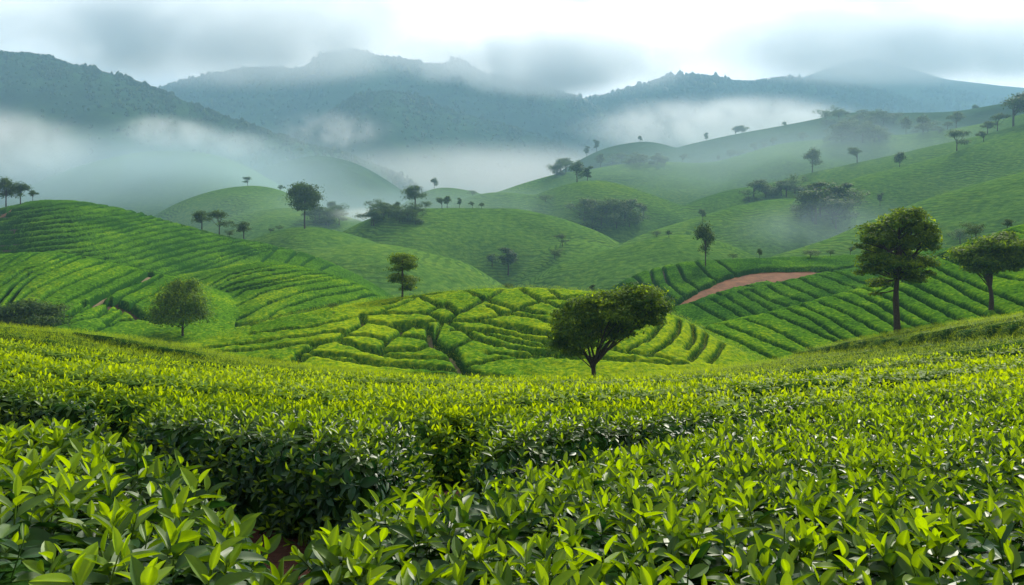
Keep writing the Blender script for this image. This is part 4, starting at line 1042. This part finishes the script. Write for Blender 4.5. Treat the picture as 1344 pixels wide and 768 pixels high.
# central misty hill
far_tree(667, 362, 36, 'slim', 'faint tall tree in the mist at the foot of the central hill', None, None, 100, wide=1.6)
far_tree(646, 352, 18, 'round', 'fainter short tree left of the tall one at the foot of the central hill', None, None, 100)
far_tree(738, 324, 17, 'round', 'round tree on the right slope of the central hill', None, None, 100, wide=1.2)
far_tree(728, 340, 14, 'low', 'dark bush below the round tree on the central hill slope', None, None, 100, cat='shrub')
for (a, b, h, kd, lb) in [(545, 277, 32, 'round', 'largest tree on the left shoulder of the central hill'), (521, 273, 15, 'umbrella', 'small umbrella tree left of the largest one on the central hill'),
    (580, 273, 14, 'round', 'left of the two joined trees near the top of the central hill'), (587, 272, 16, 'umbrella', 'right of the two joined trees near the top of the central hill'), (603, 271, 13, 'slim', 'slim tree near the top of the central hill'),
    (620, 272, 9, 'round', 'left of two tiny round trees on the top of the central hill'), (632, 272, 8, 'round', 'right of two tiny round trees on the top of the central hill'), (559, 274, 11, 'low', 'short bush right of the largest tree on the central hill')]:
    far_tree(a, b, h, kd, lb, None, 318)
rg = np.random.default_rng(21)
def grove(n, x0, x1, y0, y1, h0, h1, label, group, dmin=46, kinds=('bushy', 'round', 'bushy', 'bushy')):
    for k in range(n):
        a = x0 + (x1 - x0) * (k + rg.uniform(0.1, 0.9)) / n; b = rg.uniform(y0, y1) if not callable(y0) else y0(a) + rg.uniform(0, y1)
        far_tree(a, b, rg.uniform(h0, h1) * 1.15, kinds[k % len(kinds)], label, group, None, dmin, wide=1.25)
grove(12, 484, 548, 281, 306, 14, 20, 'tree of the dark grove on the left flank of the central hill', 'dark grove on the central hill', 220)
grove(6, 412, 446, 290, 298, 14, 22, 'tree of the blurred grove behind the umbrella tree', 'grove behind the umbrella tree', 265)
grove(11, 764, 828, 284, 305, 18, 26, 'tree of the shady grove in the hollow right of the central hill', 'grove in the hollow', 340)
# left distance
far_tree(325, 242, 12, 'round', 'round tree on top of the misty dome in the left valley', None, 462)
far_tree(368, 247, 10, 'round', 'faint tree right of the misty dome in the left valley', None, 470)
far_tree(437, 283, 16, 'round', 'faint tree in the hollow right of the umbrella tree', None, 385)
far_tree(396, 204, 13, 'round', 'very faint tree on the far misty dome in the left valley', None, 722)
far_tree(355, 313, 8, 'low', 'small bush on the slope left of the umbrella tree', None, 250, cat='shrub')
far_tree(366, 312, 8, 'low', 'second small bush nearer the foot of the umbrella tree', None, 252, cat='shrub')
# middle distance, right of centre
for (a, b, h, kd, d_, lb) in [(757, 239, 30, 'umbrella', 430, 'dark umbrella tree on the pale dome right of centre'), (771, 237, 22, 'slim', 430, 'slim tree right beside the dark umbrella tree on the pale dome'),
    (788, 221, 18, 'umbrella', 585, 'umbrella tree on the skyline behind the pale dome'), (570, 246, 14, 'umbrella', 470, 'small tree on the little misty hill in the middle of the valley'), (612, 236, 18, 'umbrella', 640, 'faint ghostly tree in the mist left of centre of the valley'),
    (650, 236, 12, 'slim', 640, 'faint thin tree in the mist of the middle valley'), (620, 255, 8, 'low', 430, 'low bush on the pale rise in the middle valley'), (896, 216, 12, 'round', 600, 'single round tree where the long right crest dips'),
    (840, 189, 9, 'umbrella', 820, 'faint tree on the far grey dome behind the pale dome'), (770, 200, 14, 'slim', 820, 'left of two faint slim trees left of the far grey dome'), (783, 198, 16, 'slim', 820, 'right of two faint slim trees left of the far grey dome'),
    (958, 206, 14, 'round', 600, 'left tree of the row climbing the long right crest'), (969, 204, 13, 'low', 600, 'second tree of the row climbing the long right crest'), (990, 198, 15, 'umbrella', 600, 'third tree of the row climbing the long right crest'),
    (1003, 194, 9, 'round', 590, 'small fourth tree of the row climbing the long right crest'), (1015, 190, 13, 'umbrella', 590, 'last tree of the row climbing the long right crest'), (943, 208, 9, 'slim', 600, 'faint low tree at the foot of the row on the right crest'),
    (1054, 186, 13, 'round', 580, 'dark round tree alone on the long right crest'), (1066, 228, 31, 'umbrella', 445, 'tallest lone tree on the second spur of the right hillside'), (1125, 214, 20, 'round', 440, 'round lone tree farther up the second spur'),
    (1181, 220, 21, 'umbrella', 380, 'blurred lone tree on the third spur of the right hillside'), (1256, 216, 27, 'round', 378, 'large lone tree high on the third spur'), (1291, 200, 14, 'round', 375, 'small tree above the large lone tree on the third spur'),
    (1189, 178, 24, 'umbrella', 545, 'left of two umbrella trees on the right skyline'), (1212, 176, 24, 'umbrella', 540, 'right of two umbrella trees on the right skyline'), (1255, 170, 22, 'round', 535, 'dark round tree on the skyline left of the big corner trees'),
    (1296, 181, 16, 'round', 420, 'small tree left under the big corner trees'), (1309, 181, 22, 'round', 420, 'middle-sized tree under the big corner trees'), (1330, 172, 44, 'round', 425, 'biggest tree at the upper right corner'), (1350, 168, 40, 'round', 425, 'tree cut by the right edge beside the biggest corner tree'),
    (1280, 152, 13, 'umbrella', 800, 'misty tree on the far ridge left of the corner'), (965, 176, 15, 'round', 850, 'faint round tree on the far misty ridge'), (974, 175, 14, 'round', 850, 'second faint round tree on the far misty ridge'), (927, 185, 12, 'slim', 850, 'thin faint tree on the far misty ridge'),
    (1030, 166, 10, 'umbrella', 850, 'tiny faint tree on the far misty ridge under the right mountain'), (1094, 156, 20, 'low', 850, 'broad grey tree clump on the far misty ridge'),
    (1260, 320, 22, 'low', None, 'blurred dark bush in the hollow left of the right skyline shrub'), (922, 290, 15, 'umbrella', None, 'misty tree low on the right valley side'), (878, 312, 10, 'round', None, 'small tree at the end of the bright little spur'), (862, 311, 9, 'low', None, 'small bush left of the tree on the bright little spur'),
    (1155, 272, 16, 'slim', None, 'thin misty tree behind the top of the tall tree'), (845, 285, 14, 'round', None, 'faint small tree left of the bright little spur'), (716, 266, 10, 'low', None, 'faint bush under the pale dome')]:
    far_tree(a, b, h, kd, lb, None, d_, 120)
grove(14, 662, 745, lambda a: 238 - (a - 662) * 0.16, 4, 11, 18, 'tree of the blurred wood along the crest left of the umbrella tree', 'blurred wood on the pale crest', 430)
grove(9, 800, 880, 215, 218, 8, 14, 'tree of the misty row below the far grey dome', 'misty row below the grey dome', 500)
grove(9, 1090, 1160, 184, 188, 16, 24, 'tree of the dark wood on the long right crest', 'dark wood on the right crest', 480)
grove(9, 1080, 1180, 160, 172, 12, 18, 'misty tree behind the dark wood on the right crest', 'misty trees behind the dark wood', 560)
grove(6, 1200, 1245, 168, 176, 8, 14, 'low tree of the hedge line near the right skyline', 'hedge line on the right skyline', 480)
grove(7, 975, 1050, lambda a: 262 - (a - 975) * 0.12, 6, 14, 22, 'tree of the misty line on the lower right spur', 'misty line on the lower spur', 240)
grove(8, 1060, 1115, 272, 312, 26, 40, 'tall blurred tree of the grove in the right valley', 'blurred grove in the right valley', 240, ('bushy', 'round', 'slim', 'bushy'))
print('FAR TREES', tree_no)

# woods on the mountain crests, far too many and too small to count
def forest(layer_i, n, seed, label, ):
    l = LAYERS[layer_i]; r = np.random.default_rng(seed); md = float(np.median(l['D'])); h = (0.0022 * md, 0.0050 * md)
    px = r.uniform(-150, 1500, n); Dc = np.interp(px, PXS, l['D']); y = Dc * (1.01 - np.abs(r.normal(0, 0.10, n)))
    x = (px - CX) / F0 * y; z, own = terrain(x, y, True); k = own == layer_i
    x, y, z = x[k], y[k], z[k]; n = len(x)
    hh_ = r.uniform(*h, n) * np.where(r.uniform(0, 1, n) < 0.06, 1.7, 1) * (0.5 + 0.8 * vnoise(px[k] * 0.05, px[k] * 0, seed)); ww = hh_ * r.uniform(0.22, 0.5, n); m = 5
    a = np.linspace(0, 2 * np.pi, m, endpoint=False); rings = []
    for q, wv in ((0.0, 0.3), (0.35, 1.0), (0.75, 0.75), (1.0, 0.08)):
        j = r.uniform(0.7, 1.3, (n, m))
        rings.append(np.stack([x[:, None] + ww[:, None] * wv * j * np.cos(a), y[:, None] + ww[:, None] * wv * j * np.sin(a), z[:, None] - 1 + hh_[:, None] * q + 0 * j], -1))
    V = np.stack(rings, 1); nr = V.shape[1]
    i = np.arange(nr * m).reshape(nr, m); jn = np.roll(i, -1, axis=1); f = np.stack([i[:-1], jn[:-1], jn[1:], i[1:]], -1).reshape(-1, 4)
    F = (f[None] + (np.arange(n) * nr * m)[:, None, None]).reshape(-1, 4)
    tag(obj('forest', mesh_np('forest', V.reshape(-1, 3), F, M_CROWN_DARK, {'age': np.repeat(np.clip(r.normal(.3, .15, n), 0, 1), nr * m)}, False)), label, 'forest', None, 'stuff')
MT = [i for i, l in enumerate(LAYERS) if l['kind'] == 'mountain']
for i, n, lb in zip(MT, (12000, 9000, 12000, 12000, 7000), ('dark wood covering the left mountain crest', 'wood on the rounded foothill before the central mountain', 'wood along the jagged crest of the central mountain', 'wood along the long crest of the right mountain', 'faint wood on the farthest right ridge')):
    forest(i, n, 300 + i, lb)

# ------------------------------------------------------------------ mist banks, low cloud and haze
def mist(name, px, py, D, hx, hy, depth, dens, scale, label, seed=0, thr=0.45, soft=0.25, flat=1.0, col=(0.93, 0.97, 1.0)):
    k = D / F0
    bpy_me = ico_mesh()
    m, t = new_mat(name)
    o = N(t, 'ShaderNodeOutputMaterial'); tcn = N(t, 'ShaderNodeTexCoord')
    ln = N(t, 'ShaderNodeVectorMath', operation='LENGTH'); L(t, tcn.outputs['Object'], ln.inputs[0])
    fo = N(t, 'ShaderNodeMapRange', interpolation_type='SMOOTHERSTEP'); fo.inputs['From Min'].default_value = 0.98; fo.inputs['From Max'].default_value = 0.25
    fo.inputs['To Min'].default_value = 0.0; fo.inputs['To Max'].default_value = 1.0; L(t, ln.outputs['Value'], fo.inputs['Value'])
    mpn = N(t, 'ShaderNodeMapping'); mpn.inputs['Scale'].default_value = (scale, scale, scale * hy / hx * flat); mpn.inputs['Location'].default_value = (seed * 3.1, seed * 1.7, seed * 0.9)
    L(t, tcn.outputs['Object'], mpn.inputs['Vector'])
    nz = N(t, 'ShaderNodeTexNoise'); nz.inputs['Scale'].default_value = 1.0; nz.inputs['Detail'].default_value = 6; nz.inputs['Roughness'].default_value = 0.62; nz.inputs['Distortion'].default_value = 0.6
    L(t, mpn.outputs[0], nz.inputs['Vector'])
    mr = N(t, 'ShaderNodeMapRange'); mr.inputs['From Min'].default_value = thr - soft / 2; mr.inputs['From Max'].default_value = thr + soft; L(t, nz.outputs['Fac'], mr.inputs['Value'])
    mu = N(t, 'ShaderNodeMath', operation='MULTIPLY'); L(t, fo.outputs[0], mu.inputs[0]); L(t, mr.outputs[0], mu.inputs[1])
    mu2 = N(t, 'ShaderNodeMath', operation='MULTIPLY'); L(t, mu.outputs[0], mu2.inputs[0]); mu2.inputs[1].default_value = dens
    v = N(t, 'ShaderNodeVolumePrincipled'); v.inputs['Color'].default_value = (*col, 1); v.inputs['Anisotropy'].default_value = 0.0
    L(t, mu2.outputs[0], v.inputs['Density']); L(t, v.outputs[0], o.inputs['Volume'])
    me = bpy_me.copy(); me.materials.append(m)
    ob = obj(name, me, None, ((px - CX) * k, D, -(py - HOR) * k)); ob.scale = (hx * k, depth, hy * k)
    tag(ob, label, 'mist', None, 'stuff'); return ob
_ico = []
def ico_mesh():
    if not _ico:
        import bmesh
        bm = bmesh.new(); bmesh.ops.create_icosphere(bm, subdivisions=3, radius=1.0); me = bpy.data.meshes.new('mist'); bm.to_mesh(me); bm.free(); _ico.append(me)
    return _ico[0]
WH = (0.97, 0.985, 1.0); BL = (0.66, 0.83, 0.93)
mist('mist', 0, 192, 560, 140, 66, 110, 0.020, 2.4, 'white bank of mist at the left edge below the mountain', 1, 0.47, 0.25, col=WH)
mist('mist', 225, 174, 800, 84, 28, 80, 0.022, 3.4, 'small bright wisp of mist over the left valley', 2, 0.50, 0.22, col=WH)
mist('mist', 300, 190, 820, 80, 24, 80, 0.014, 2.4, 'thin wisp of mist trailing right of the small bright one', 6, 0.50, 0.24, col=WH)
mist('mist', 440, 172, 900, 100, 34, 80, 0.013, 3.6, 'small wisp of mist in front of the foothill', 3, 0.52, 0.22, col=WH)
mist('mist', 950, 166, 1150, 240, 46, 160, 0.030, 3.4, 'long white bank of mist along the foot of the right mountain', 4, 0.49, 0.12, col=WH)
mist('mist', 640, 236, 980, 330, 60, 220, 0.0065, 1.6, 'soft pale mist filling the middle of the valley', 5, 0.36, 0.2, col=WH)
mist('mist', 215, 240, 530, 420, 95, 90, 0.0115, 1.5, 'thin blue mist in the left valley', 7, 0.34, 0.2, col=BL)
mist('mist', 560, 300, 430, 420, 75, 150, 0.0052, 1.4, 'thin blue mist between the grass hills in the middle', 9, 0.32, 0.2, col=BL)
mist('mist', 1060, 230, 520, 420, 95, 170, 0.0040, 1.6, 'thin blue mist lying on the right hillside', 10, 0.32, 0.2, col=BL)
mist('mist', 1090, 310, 270, 180, 66, 45, 0.007, 1.6, 'thin smoke-like mist in the right valley behind the tea ridge', 8, 0.42, 0.18, col=BL)
mist('mist', 478, 282, 345, 70, 13, 16, 0.045, 1.8, 'small bright patch of ground mist beside the grove on the central hill', 14, 0.42, 0.25, col=WH)
mist('cloud', 270, 45, 1500, 420, 85, 160, 0.040, 2.8, 'low grey cloud lying on the mountains at the left', 11, 0.46, 0.12, col=WH)
mist('cloud', 720, 82, 1750, 240, 56, 160, 0.036, 2.4, 'low cloud over the saddle between the two mountains', 12, 0.45, 0.14, col=WH)
mist('cloud', 1200, 62, 2000, 420, 62, 160, 0.024, 2.6, 'thin low cloud over the right mountain', 13, 0.46, 0.14, col=WH)

hz = [(-3000, -30, float(TZ.min()) - 2.0), (3000, 5300, float(TZ.max()) + 14.0)]
print('HAZE', hz)
(x0, y0, z0), (x1, y1, z1_) = hz
V = np.array([(x, y, z) for z in (z0, z1_) for y in (y0, y1) for x in (x0, x1)], float)
F = np.array([[0, 2, 3, 1], [4, 5, 7, 6], [0, 1, 5, 4], [1, 3, 7, 5], [3, 2, 6, 7], [2, 0, 4, 6]])
m, t = new_mat('haze_air'); o = N(t, 'ShaderNodeOutputMaterial'); v = N(t, 'ShaderNodeVolumePrincipled')
v.inputs['Color'].default_value = (0.40, 0.70, 0.96, 1); v.inputs['Density'].default_value = HAZE_DENSITY; v.inputs['Anisotropy'].default_value = 0.0
L(t, v.outputs[0], o.inputs['Volume'])
tag(obj('haze', mesh_np('haze', V, F, m, smooth=False)), 'blue morning haze filling the air of the valley', 'haze', None, 'stuff')
